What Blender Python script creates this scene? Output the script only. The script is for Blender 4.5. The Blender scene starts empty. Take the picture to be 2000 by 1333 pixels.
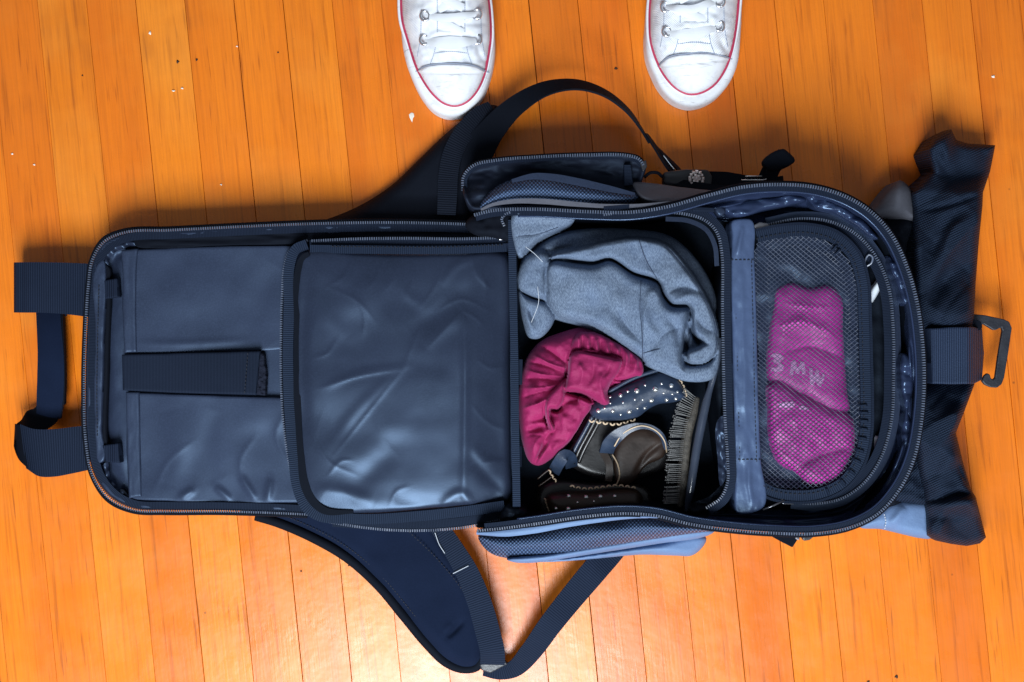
import bpy, math, random
import numpy as np
from mathutils import Vector, Matrix

random.seed(7)
R = math.radians
SC = bpy.context.scene
COL = SC.collection

# ------------------------------------------------------------------ camera, world, lights, exposure
HC = 1.30                       # the phone is held 1.3 m above the boards
S = 0.0006                      # metres per photograph pixel on the floor
cam = bpy.data.cameras.new('camera')
camo = bpy.data.objects.new('camera', cam)
COL.objects.link(camo)
camo.location = (0, 0, HC)
camo.rotation_euler = (0, 0, 0)
cam.sensor_width = 36
cam.lens = 36 / (2000 * S) * HC
cam.clip_end = 50
cam.clip_start = 0.02
SC.camera = camo

world = bpy.data.worlds.new('World')
SC.world = world
world.use_nodes = True
world.node_tree.nodes['Background'].inputs[0].default_value = (0.80, 0.88, 1.0, 1)
world.node_tree.nodes['Background'].inputs[1].default_value = 0.19


def area(name, loc, target, sx, sy, power, col):
    l = bpy.data.lights.new(name, 'AREA')
    l.shape = 'RECTANGLE'
    l.size, l.size_y = sx, sy
    l.energy = power
    l.color = col
    o = bpy.data.objects.new(name, l)
    COL.objects.link(o)
    o.location = loc
    d = Vector(target) - Vector(loc)
    o.rotation_euler = d.to_track_quat('-Z', 'Y').to_euler()
    return o


# daylight from the room's windows, beyond the lower edge of the picture
area('window_light', (-0.18, -1.48, 1.98), (-0.08, -0.05, 0.1), 0.95, 1.3, 98, (0.86, 0.94, 1.0))
area('side_window_light', (1.5, -1.8, 1.5), (0.3, -0.2, 0.0), 0.8, 1.1, 12, (0.88, 0.95, 1.0))

SC.view_settings.view_transform = 'Standard'
SC.view_settings.look = 'None'
SC.view_settings.exposure = 0.12
SC.view_settings.gamma = 1.0
SC.view_settings.use_curve_mapping = False


# ------------------------------------------------------------------ helpers: points, splines, fields
def W(px, py, z):
    k = S * (HC - z) / HC
    return ((px - 1000) * k, (666.5 - py) * k, z)


def Wn(P, z):
    k = S * (HC - z) / HC
    return np.stack([(P[..., 0] - 1000) * k, (666.5 - P[..., 1]) * k, z], -1)


def cr(pts, closed=False, step=6.0):
    """Catmull-Rom through pts (any dimension); about one sample per `step` units of x, y."""
    p = np.array(pts, float)
    n = len(p)
    out = []
    segs = n if closed else n - 1
    for i in range(segs):
        if closed:
            a, b, c, d = p[(i - 1) % n], p[i], p[(i + 1) % n], p[(i + 2) % n]
        else:
            b, c = p[i], p[i + 1]
            a = p[i - 1] if i > 0 else 2 * b - c
            d = p[i + 2] if i + 2 < n else 2 * c - b
        L = np.linalg.norm((c - b)[:2])
        m = max(2, int(math.ceil(L / step)))
        # centripetal-ish tension
        la = max(np.linalg.norm((b - a)[:2]), 1e-6)
        lb = max(L, 1e-6)
        lc = max(np.linalg.norm((d - c)[:2]), 1e-6)
        m1 = ((c - b) / lb + (b - a) / la) * 0.5 * lb
        m2 = ((c - b) / lb + (d - c) / lc) * 0.5 * lb
        if not closed and i == 0:
            m1 = c - b
        if not closed and i == segs - 1:
            m2 = c - b
        for t in np.arange(m) / m:
            h1 = 2 * t**3 - 3 * t**2 + 1
            h2 = t**3 - 2 * t**2 + t
            h3 = -2 * t**3 + 3 * t**2
            h4 = t**3 - t**2
            out.append(h1 * b + h2 * m1 + h3 * c + h4 * m2)
    if not closed:
        out.append(p[-1])
    return np.array(out)


def resample(path, step):
    path = np.asarray(path, float)
    d = np.linalg.norm(np.diff(path, axis=0), axis=1)
    s = np.concatenate([[0], np.cumsum(d)])
    n = max(2, int(round(s[-1] / step)) + 1)
    q = np.linspace(0, s[-1], n)
    return np.stack([np.interp(q, s, path[:, i]) for i in range(path.shape[1])], 1)


def thin_out(poly, tol=0.12):
    """drop outline points that lie on the line between their neighbours"""
    p = [np.asarray(q, float) for q in poly]
    keep = [p[0]]
    for i in range(1, len(p) - 1):
        a, b, c = keep[-1], p[i], p[i + 1]
        ac = c - a
        dv = abs(ac[0] * (b - a)[1] - ac[1] * (b - a)[0]) / max(np.hypot(*ac), 1e-9)
        if dv > tol or np.hypot(*(c - a)) > 60:
            keep.append(b)
    keep.append(p[-1])
    return np.array(keep)


def sd(P, poly):
    """signed distance in pixels to a polygon, positive inside"""
    poly = np.asarray(poly, float)
    sh = P.shape[:-1]
    X = np.ascontiguousarray(P[..., 0], np.float32).ravel()
    Y = np.ascontiguousarray(P[..., 1], np.float32).ravel()
    best = np.full(len(X), 1e18, np.float32)
    ins = np.zeros(len(X), bool)
    n = len(poly)
    for i in range(n):
        ax, ay = poly[i]
        bx, by = poly[(i + 1) % n]
        dx, dy = bx - ax, by - ay
        ux, uy = X - np.float32(ax), Y - np.float32(ay)
        t = (ux * np.float32(dx) + uy * np.float32(dy)) * np.float32(1.0 / max(dx * dx + dy * dy, 1e-9))
        np.clip(t, 0, 1, out=t)
        qx = ux - t * np.float32(dx)
        qy = uy - t * np.float32(dy)
        np.minimum(best, qx * qx + qy * qy, out=best)
        if by != ay:
            c = (uy < 0) != (Y < np.float32(by))
            ins ^= c & (ux < uy * np.float32(dx / dy))
    d = np.sqrt(best).astype(float)
    return np.where(ins, d, -d).reshape(sh)


def dline(P, line):
    line = np.asarray(line, float)
    sh = P.shape[:-1]
    p = P.reshape(-1, 2)
    seg = np.linalg.norm(np.diff(line, axis=0), axis=1)
    cum = np.concatenate([[0], np.cumsum(seg)])
    best = np.full(len(p), 1e18)
    tt = np.zeros(len(p))
    for i in range(len(line) - 1):
        a, b = line[i], line[i + 1]
        ab = b - a
        t = np.clip(((p - a) @ ab) / max(ab @ ab, 1e-9), 0, 1)
        q = p - a - t[:, None] * ab
        d2 = (q * q).sum(1)
        m = d2 < best
        best = np.where(m, d2, best)
        tt = np.where(m, (cum[i] + t * seg[i]) / cum[-1], tt)
    return np.sqrt(best).reshape(sh), tt.reshape(sh)


def ridge(P, pts, w, h, taper=True, smooth=True):
    line = cr(pts, False, 8) if smooth and len(pts) > 2 else np.array(pts, float)
    d, t = dline(P, line)
    z = h * np.exp(-(d / w) ** 2)
    if taper:
        z = z * np.clip(np.sin(np.pi * np.clip(t, 0.02, 0.98)), 0, 1) ** 0.6
    return z


def sharp(P, pts, w, h):
    """a crisp pleat: cusp-shaped cross-section, fading at both ends"""
    line = cr(pts, False, 8) if len(pts) > 2 else np.array(pts, float)
    d, t = dline(P, line)
    return h * np.exp(-d / w) * np.sin(np.pi * np.clip(t, 0.03, 0.97)) ** 0.6


def crease(P, pts, w, h):
    """one-sided soft step along a line: positive on the left of the line"""
    line = cr(pts, False, 8) if len(pts) > 2 else np.array(pts, float)
    d, t = dline(P, line)
    e = np.sin(np.pi * np.clip(t, 0.0, 1.0)) ** 0.7
    return h * np.exp(-d / w) * e


_lat = {}


def noise(x, y, seed=0):
    if seed not in _lat:
        _lat[seed] = np.random.RandomState(seed + 11).rand(64, 64) * 2 - 1
    L = _lat[seed]
    x0 = np.floor(x).astype(int)
    y0 = np.floor(y).astype(int)
    fx, fy = x - x0, y - y0
    fx = fx**3 * (fx * (6 * fx - 15) + 10)
    fy = fy**3 * (fy * (6 * fy - 15) + 10)
    g = lambda i, j: L[i % 64, j % 64]
    a = g(x0, y0) * (1 - fx) + g(x0 + 1, y0) * fx
    b = g(x0, y0 + 1) * (1 - fx) + g(x0 + 1, y0 + 1) * fx
    return a * (1 - fy) + b * fy


def fbm(P, sx, sy, seed=0, o=3, rot=0.0):
    c, s = math.cos(rot), math.sin(rot)
    x = (P[..., 0] * c + P[..., 1] * s) / sx
    y = (-P[..., 0] * s + P[..., 1] * c) / sy
    z = 0
    a = 1.0
    for i in range(o):
        z = z + a * noise(x * 2**i + 3.7 * i, y * 2**i + 1.3 * i, seed + i)
        a *= 0.5
    return z


def rnd(t):
    t = np.clip(t, 0, 1)
    return np.sqrt(1 - (1 - t) ** 2)


def sm(t):
    t = np.clip(t, 0, 1)
    return t * t * (3 - 2 * t)


# ------------------------------------------------------------------ helpers: objects
def tag(o, label=None, cat=None, group=None, kind=None):
    if label:
        o['label'] = label
    if cat:
        o['category'] = cat
    if group:
        o['group'] = group
    if kind:
        o['kind'] = kind
    return o


def root(name, loc, label, cat, group=None):
    o = bpy.data.objects.new(name, None)
    COL.objects.link(o)
    o.location = loc
    o.empty_display_size = 0.02
    tag(o, label, cat, group)
    return o


def link(name, me, m, parent=None, smooth=True, kind=None):
    o = bpy.data.objects.new(name, me)
    COL.objects.link(o)
    if m is not None:
        me.materials.append(m)
    if smooth:
        me.polygons.foreach_set('use_smooth', [True] * len(me.polygons))
    if parent is not None:
        o.parent = parent
        if parent.type == 'EMPTY':
            o.matrix_parent_inverse = Matrix.Translation(-Vector(parent.location))
    if kind:
        o['kind'] = kind
    return o


def setuv(me, uv):
    lay = me.uv_layers.new(name='UVMap')
    idx = np.zeros(len(me.loops), np.int32)
    me.loops.foreach_get('vertex_index', idx)
    lay.data.foreach_set('uv', np.asarray(uv, np.float32)[idx].ravel())


def sheet(name, outline, zf, m, parent=None, g=4.0, skirt=None, smooth_outline=True, edge=(0, 0), dfun=None, rot=0.0, kind=None, autosm=None):
    """cloth-like surface over an outline given in photograph pixels; zf gives its height; the rim may be rounded
    and carried down to the height `skirt`."""
    if dfun is None:
        poly = thin_out(cr(outline, True, 8)) if smooth_outline else np.array(outline, float)
        dfun = lambda P: sd(P, poly)
        lo, hi = poly.min(0) - g * 1.5, poly.max(0) + g * 1.5
    else:
        lo, hi = outline
        lo, hi = np.array(lo, float), np.array(hi, float)
    nx, ny = int((hi[0] - lo[0]) / g) + 2, int((hi[1] - lo[1]) / g) + 2
    X, Y = np.meshgrid(lo[0] + np.arange(nx) * g, lo[1] + np.arange(ny) * g, indexing='ij')
    P = np.stack([X, Y], -1)
    D = dfun(P)
    IN = D > 0
    out = (D <= 0) & (D > -2.2 * g)
    Q, dq = P[out], D[out]
    for _ in range(2):
        gn = np.stack([(dfun(Q + [0.5, 0]) - dq) / 0.5, (dfun(Q + [0, 0.5]) - dq) / 0.5], -1)
        gn /= np.maximum(np.linalg.norm(gn, axis=-1, keepdims=True), 0.3)
        Q = Q - dq[:, None] * gn
        if _ == 0:
            dq = dfun(Q)
    P[out] = Q
    Dn = np.maximum(np.where(IN, D, 0), 0)
    cell = IN[:-1, :-1] | IN[1:, :-1] | IN[1:, 1:] | IN[:-1, 1:]
    Z = zf(P, Dn)
    if edge[0] > 0:
        Z = Z - edge[1] * (1 - rnd(Dn / edge[0]))
    V = Wn(P, Z)
    ids = -np.ones((nx, ny), int)
    use = np.zeros((nx, ny), bool)
    use[:-1, :-1] |= cell
    use[1:, :-1] |= cell
    use[1:, 1:] |= cell
    use[:-1, 1:] |= cell
    ids[use] = np.arange(use.sum())
    verts = V[use]
    ii, jj = np.nonzero(cell)
    faces = np.stack([ids[ii, jj], ids[ii, jj + 1], ids[ii + 1, jj + 1], ids[ii + 1, jj]], 1)
    uvp = P[use] - P[use].mean(0)
    c, s = math.cos(rot), math.sin(rot)
    uv = np.stack([uvp[:, 0] * c + uvp[:, 1] * s, -uvp[:, 0] * s + uvp[:, 1] * c], 1) * S
    faces = [tuple(f) for f in faces]
    if skirt is not None:
        cnt = {}
        for f in faces:
            for a, b in zip(f, f[1:] + f[:1]):
                cnt[(a, b)] = 1
        bd = [(a, b) for (a, b) in cnt if (b, a) not in cnt]
        new = {}
        vl = [verts]
        n = len(verts)
        ext, exuv = [], []
        for a, b in bd:
            for q in (a, b):
                if q not in new:
                    new[q] = n + len(ext)
                    v = verts[q].copy()
                    v[2] = min(skirt, v[2] - 0.0005)
                    ext.append(v)
                    exuv.append(uv[q] + 0.002)
            faces.append((b, a, new[a], new[b]))
        verts = np.concatenate([verts, np.array(ext)])
        uv = np.concatenate([uv, np.array(exuv)])
    me = bpy.data.meshes.new(name)
    me.from_pydata(verts.tolist(), [], faces)
    me.update()
    setuv(me, uv)
    return link(name, me, m, parent, kind=kind)


def layered(layers):
    """max of several folds, each (outline, base height, rise, rounding radius px); returns (dfun, zfun, box)"""
    L = []
    for l in layers:
        L.append((thin_out(cr(l[0], True, 8)),) + tuple(l[1:4]) + (l[4] if len(l) > 4 else None,))
    allp = np.concatenate([l[0] for l in L])

    def dfun(P):
        d = None
        for l in L:
            e = sd(P, l[0])
            d = e if d is None else np.maximum(d, e)
        return d

    def zfun(P):
        z = None
        for po, z0, h, r, ex in L:
            e = sd(P, po)
            q = z0 + h * rnd(e / r)
            if ex is not None:
                q = q + ex(P) * sm(e / (0.6 * r))
            q = np.where(e > -0.6, q, z0 - 0.03 + np.clip(e, -60, 0) * 0.0002)
            z = q if z is None else np.maximum(z, q)
        return z
    return dfun, zfun, (allp.min(0) - 8, allp.max(0) + 8)


def world_path(pts, closed=False, step=4.0):
    p = cr(pts, closed, step)
    return np.array([W(*q) for q in p])


def strip(name, path, wdir, width, th, m, parent=None, kind=None, crown=0.0, nx=4, closed=False):
    """a band with thickness swept along a world path; wdir = width direction at each sample"""
    path = np.asarray(path, float)
    n = len(path)
    T = np.gradient(path, axis=0)
    T /= np.maximum(np.linalg.norm(T, axis=1, keepdims=True), 1e-9)
    wd = np.asarray(wdir, float)
    wd = wd / np.maximum(np.linalg.norm(wd, axis=1, keepdims=True), 1e-9)
    N = np.cross(wd, T)
    N /= np.maximum(np.linalg.norm(N, axis=1, keepdims=True), 1e-9)
    width = np.broadcast_to(np.asarray(width, float), (n,))
    s = np.concatenate([[0], np.cumsum(np.linalg.norm(np.diff(path, axis=0), axis=1))])
    prof = []
    for i in range(nx + 1):
        u = i / nx - 0.5
        prof.append((u, 0.5))
    for i in range(nx, -1, -1):
        u = i / nx - 0.5
        prof.append((u, -0.5))
    K = len(prof)
    V, UV = [], []
    for i in range(n):
        for (u, v) in prof:
            V.append(path[i] + wd[i] * u * width[i] + N[i] * (v * th + crown * (0.25 - u * u) * 4))
            UV.append((u * width[i], s[i]))
    F = []
    for i in range(n - 1):
        for j in range(K):
            a, b = i * K + j, i * K + (j + 1) % K
            F.append((a, b, b + K, a + K))
    if closed:
        for j in range(K):
            a, b = (n - 1) * K + j, (n - 1) * K + (j + 1) % K
            F.append((a, b, (j + 1) % K, j))
    else:
        F.append(tuple(range(K))[::-1])
        F.append(tuple((n - 1) * K + j for j in range(K)))
    me = bpy.data.meshes.new(name)
    me.from_pydata([tuple(v) for v in V], [], F)
    me.update()
    setuv(me, UV)
    o = link(name, me, m, parent, smooth=True, kind=kind)
    es = o.modifiers.new('edges', 'EDGE_SPLIT')
    es.split_angle = R(50)
    return o


def band(name, pts, width_px, m, parent=None, th=0.0016, roll=0.0, step=5.0, crown=0.0, kind=None, closed=False):
    """webbing: pts = (px, py, z[, roll degrees]); roll 0 lies flat, 90 stands on its edge; width in photograph pixels"""
    full = [tuple(p) + (roll,) * (4 - len(p)) for p in pts]
    p = cr(full, closed, step)
    path = np.array([W(*q[:3]) for q in p])
    T = np.gradient(path, axis=0)
    T /= np.maximum(np.linalg.norm(T, axis=1, keepdims=True), 1e-9)
    up = np.array([0, 0, 1.0])
    side = np.cross(T, up)
    side /= np.maximum(np.linalg.norm(side, axis=1, keepdims=True), 1e-6)
    up2 = np.cross(side, T)
    a = np.radians(p[:, 3])[:, None]
    wd = side * np.cos(a) + up2 * np.sin(a)
    k = S * (HC - p[:, 2]) / HC
    if np.ndim(width_px):
        wq = np.interp(np.linspace(0, 1, len(p)), np.linspace(0, 1, len(width_px)), width_px)
    else:
        wq = width_px
    return strip(name, path, wd, wq * k, th, m, parent, kind, crown, closed=closed)


def tube(name, path, r, m, parent=None, seg=8, closed=False, kind=None):
    path = np.asarray(path, float)
    n = len(path)
    T = np.gradient(path, axis=0)
    T /= np.maximum(np.linalg.norm(T, axis=1, keepdims=True), 1e-9)
    ref = np.where(np.abs(T[:, 2:3]) > 0.9, [[1.0, 0, 0]], [[0, 0, 1.0]])
    A = np.cross(T, ref)
    A /= np.maximum(np.linalg.norm(A, axis=1, keepdims=True), 1e-9)
    B = np.cross(A, T)
    rr = np.broadcast_to(np.asarray(r, float), (n,))
    V = []
    for i in range(n):
        for j in range(seg):
            t = 2 * math.pi * j / seg
            V.append(tuple(path[i] + rr[i] * (A[i] * math.cos(t) + B[i] * math.sin(t))))
    F = []
    for i in range(n - 1 + (1 if closed else 0)):
        i2 = (i + 1) % n
        for j in range(seg):
            F.append((i * seg + j, i * seg + (j + 1) % seg, i2 * seg + (j + 1) % seg, i2 * seg + j))
    if not closed:
        F.append(tuple(range(seg))[::-1])
        F.append(tuple((n - 1) * seg + j for j in range(seg)))
    me = bpy.data.meshes.new(name)
    me.from_pydata(V, [], F)
    me.update()
    return link(name, me, m, parent, kind=kind)


def boxes(name, frames, m, parent=None, kind='stuff', bev=0.25):
    """many tiny blocks in one part: frames = (centre, x axis, y axis, z axis) with half sizes in the axes; top edges chamfered"""
    V, F = [], []
    for c, x, y, z in frames:
        b = len(V)
        for sx, sy, sz in ((-1, -1, -1), (1, -1, -1), (1, 1, -1), (-1, 1, -1)):
            V.append(tuple(c + sx * x + sy * y + sz * z))
        for sx, sy in ((-1, -1), (1, -1), (1, 1), (-1, 1)):
            V.append(tuple(c + sx * x * (1 - bev) + sy * y * (1 - bev) + z))
        F += [(b, b + 1, b + 5, b + 4), (b + 1, b + 2, b + 6, b + 5), (b + 2, b + 3, b + 7, b + 6), (b + 3, b, b + 4, b + 7), (b + 4, b + 5, b + 6, b + 7)]
    me = bpy.data.meshes.new(name)
    me.from_pydata(V, [], F)
    me.update()
    return link(name, me, m, parent, smooth=False, kind=kind)


def teeth(pts, m, parent, pitch=0.0026, size=(0.0016, 0.0008, 0.0008), tilt=0.0, closed=False, lift=0.0008):
    p = resample(world_path(pts, closed), pitch)
    T = np.gradient(p, axis=0)
    T /= np.linalg.norm(T, axis=1, keepdims=True)
    fr = []
    for i in range(len(p)):
        t = T[i]
        sdv = np.cross(t, [0, 0, 1.0])
        sdv /= max(np.linalg.norm(sdv), 1e-6)
        upv = np.cross(sdv, t)
        fr.append((p[i] + upv * lift, sdv * size[0], t * size[1], upv * size[2]))
    return boxes('zipper_teeth', fr, m, parent)


def stitches(pts, m, parent, pitch=0.0042, ln=0.0013, r=0.00035, lift=0.0004, name='stitching', jit=0.0):
    p = resample(world_path(pts), pitch)
    T = np.gradient(p, axis=0)
    T /= np.linalg.norm(T, axis=1, keepdims=True)
    fr = []
    for i in range(len(p)):
        sdv = np.cross(T[i], [0, 0, 1.0])
        sdv /= max(np.linalg.norm(sdv), 1e-6)
        fr.append((p[i] + np.array([0, 0, lift]), sdv * r * 1.3, T[i] * ln, np.array([0, 0, r])))
    return boxes(name, fr, m, parent)


def prism(name, outline, z0, z1, m, parent=None, bevel=0.001, smooth_outline=False, zref=None):
    poly = cr(outline, True, 6) if smooth_outline else np.array(outline, float)
    zr = z1 if zref is None else zref
    a = [W(x, y, zr) for x, y in poly]
    n = len(a)
    V = [(x, y, z0) for x, y, _ in a] + [(x, y, z1) for x, y, _ in a]
    F = [tuple(range(n)), tuple(range(2 * n - 1, n - 1, -1))]
    for i in range(n):
        j = (i + 1) % n
        F.append((i, i + n, j + n, j))
    me = bpy.data.meshes.new(name)
    me.from_pydata(V, [], F)
    me.update()
    o = link(name, me, m, parent, smooth=False)
    if bevel:
        b = o.modifiers.new('bevel', 'BEVEL')
        b.width = bevel
        b.segments = 2
        b.limit_method = 'ANGLE'
        b.angle_limit = R(40)
    return o


def loft(name, rows, m, parent=None, closed=False, kind=None, uvs=1.0):
    """rows = list of equally long world-point arrays"""
    A = np.array(rows, float)
    r, n = A.shape[:2]
    F = []
    for i in range(r - 1):
        for j in range(n if closed else n - 1):
            j2 = (j + 1) % n
            F.append((i * n + j, i * n + j2, (i + 1) * n + j2, (i + 1) * n + j))
    me = bpy.data.meshes.new(name)
    me.from_pydata(A.reshape(-1, 3).tolist(), [], F)
    me.update()
    s = np.concatenate([[0], np.cumsum(np.linalg.norm(np.diff(A[0], axis=0), axis=1))])
    t = np.concatenate([[0], np.cumsum(np.linalg.norm(np.diff(A[:, n // 2], axis=0), axis=1))])
    uv = np.stack(np.broadcast_arrays(t[:, None], s[None, :]), -1).reshape(-1, 2)
    setuv(me, uv)
    return link(name, me, m, parent, kind=kind)


# ------------------------------------------------------------------ materials
def nodes_of(name):
    m = bpy.data.materials.new(name)
    m.use_nodes = True
    nt = m.node_tree
    return m, nt, nt.nodes, nt.links, nt.nodes['Principled BSDF']


def mth(nt, op, a, b=None, c=None):
    n = nt.nodes.new('ShaderNodeMath')
    n.operation = op
    for i, v in enumerate((a, b, c)):
        if v is None:
            continue
        if isinstance(v, (int, float)):
            n.inputs[i].default_value = v
        else:
            nt.links.new(v, n.inputs[i])
    return n.outputs[0]


def mixc(nt, f, a, b):
    n = nt.nodes.new('ShaderNodeMix')
    n.data_type = 'RGBA'
    for s, v in ((n.inputs[0], f), (n.inputs[6], a), (n.inputs[7], b)):
        if isinstance(v, (int, float)):
            s.default_value = v
        elif isinstance(v, tuple):
            s.default_value = v + (1,) if len(v) == 3 else v
        else:
            nt.links.new(v, s)
    return n.outputs[2]


def mrange(nt, v, a, b, c=0.0, d=1.0):
    n = nt.nodes.new('ShaderNodeMapRange')
    n.inputs[1].default_value, n.inputs[2].default_value = a, b
    n.inputs[3].default_value, n.inputs[4].default_value = c, d
    nt.links.new(v, n.inputs[0])
    return n.outputs[0]


def tnoise(nt, vec, scale, detail=3, rough=0.55):
    n = nt.nodes.new('ShaderNodeTexNoise')
    n.inputs['Scale'].default_value = scale
    n.inputs['Detail'].default_value = detail
    n.inputs['Roughness'].default_value = rough
    if vec is not None:
        nt.links.new(vec, n.inputs['Vector'])
    return n.outputs[0]


def bump(nt, h, strength, dist, prev=None):
    n = nt.nodes.new('ShaderNodeBump')
    n.inputs['Strength'].default_value = strength
    n.inputs['Distance'].default_value = dist
    nt.links.new(h, n.inputs['Height'])
    if prev is not None:
        nt.links.new(prev, n.inputs['Normal'])
    return n.outputs[0]


def cloth(name, col, rough=0.65, spec=0.35, sheen=0.0, weave=None, pitch=0.003, depth=0.0006, tint=0.25, wob=0.15, wrinkle=0.0,
          col2=None, sheentint=(0.6, 0.75, 1.0), wsc=45, coat=0.0):
    """woven fabric; weave: ribs_u, ribs_v, twill, basket, fine"""
    m, nt, N, L, b = nodes_of(name)
    tc = N.new('ShaderNodeTexCoord')
    uv = tc.outputs['UV']
    ob = tc.outputs['Object']
    col2 = col2 or tuple(min(1, c * 2.2) for c in col)
    n1 = tnoise(nt, ob, 14, 3)
    n2 = tnoise(nt, ob, 620, 2)
    base = mixc(nt, mrange(nt, n1, 0.3, 0.7), tuple(c * (1 - wob) for c in col), tuple(c * (1 + wob) for c in col))
    nrm = None
    if wrinkle:
        nw = tnoise(nt, ob, wsc, 4, 0.6)
        nrm = bump(nt, nw, 1.0, wrinkle)
    if weave:
        sp = N.new('ShaderNodeSeparateXYZ')
        L.new(uv, sp.inputs[0])
        u, v = sp.outputs[0], sp.outputs[1]
        f = 2 * math.pi / pitch
        if weave == 'ribs_u':
            h = mth(nt, 'SINE', mth(nt, 'MULTIPLY', u, f))
        elif weave == 'ribs_v':
            h = mth(nt, 'SINE', mth(nt, 'MULTIPLY', v, f))
        elif weave == 'twill':
            a = mth(nt, 'SINE', mth(nt, 'MULTIPLY', mth(nt, 'ADD', u, v), f))
            c = mth(nt, 'SINE', mth(nt, 'MULTIPLY', mth(nt, 'SUBTRACT', u, v), f))
            h = mth(nt, 'ADD', mth(nt, 'MULTIPLY', a, 0.7), mth(nt, 'MULTIPLY', mth(nt, 'MULTIPLY', a, c), 0.6))
        elif weave == 'basket':
            a = mth(nt, 'SINE', mth(nt, 'MULTIPLY', u, f))
            c = mth(nt, 'SINE', mth(nt, 'MULTIPLY', v, f))
            h = mth(nt, 'MULTIPLY', a, c)
        else:
            a = mth(nt, 'SINE', mth(nt, 'MULTIPLY', u, f))
            c = mth(nt, 'SINE', mth(nt, 'MULTIPLY', v, f))
            h = mth(nt, 'MAXIMUM', a, c)
        h = mth(nt, 'ADD', h, mth(nt, 'MULTIPLY', mth(nt, 'SUBTRACT', n2, 0.5), 0.9))
        base = mixc(nt, mth(nt, 'MULTIPLY', mrange(nt, h, -0.3, 1.2), tint), base, col2)
        nrm = bump(nt, h, 1.0, depth, nrm)
    else:
        base = mixc(nt, mth(nt, 'MULTIPLY', mrange(nt, n2, 0.4, 0.8), tint * 0.6), base, col2)
        nrm = bump(nt, n2, 0.5, depth, nrm)
    L.new(base, b.inputs['Base Color'])
    if nrm is not None:
        L.new(nrm, b.inputs['Normal'])
    b.inputs['Roughness'].default_value = rough
    b.inputs['Specular IOR Level'].default_value = spec
    b.inputs['Specular Tint'].default_value = (min(1, 0.45 + 1.6 * col[0]), min(1, 0.66 + 1.2 * col[1]), 1.0, 1) if col[2] > col[0] else (1, 1, 1, 1)
    b.inputs['Sheen Weight'].default_value = sheen
    b.inputs['Sheen Roughness'].default_value = 0.4
    b.inputs['Sheen Tint'].default_value = sheentint + (1,)
    if coat:
        b.inputs['Coat Weight'].default_value = coat
        b.inputs['Coat Roughness'].default_value = 0.25
    return m


def plain(name, col, rough=0.4, spec=0.5, metal=0.0, mottle=0.1, scale=40, bmp=0.0, trans=0.0):
    m, nt, N, L, b = nodes_of(name)
    tc = N.new('ShaderNodeTexCoord')
    n1 = tnoise(nt, tc.outputs['Object'], scale, 4)
    L.new(mixc(nt, mrange(nt, n1, 0.3, 0.7), tuple(c * (1 - mottle) for c in col), tuple(min(1, c * (1 + mottle)) for c in col)), b.inputs['Base Color'])
    L.new(mrange(nt, n1, 0.3, 0.7, max(rough - 0.08, 0.02), rough + 0.08), b.inputs['Roughness'])
    b.inputs['Specular IOR Level'].default_value = spec
    b.inputs['Metallic'].default_value = metal
    b.inputs['Transmission Weight'].default_value = trans
    if bmp:
        L.new(bump(nt, tnoise(nt, tc.outputs['Object'], scale * 6, 3), 1.0, bmp), b.inputs['Normal'])
    return m


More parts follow.
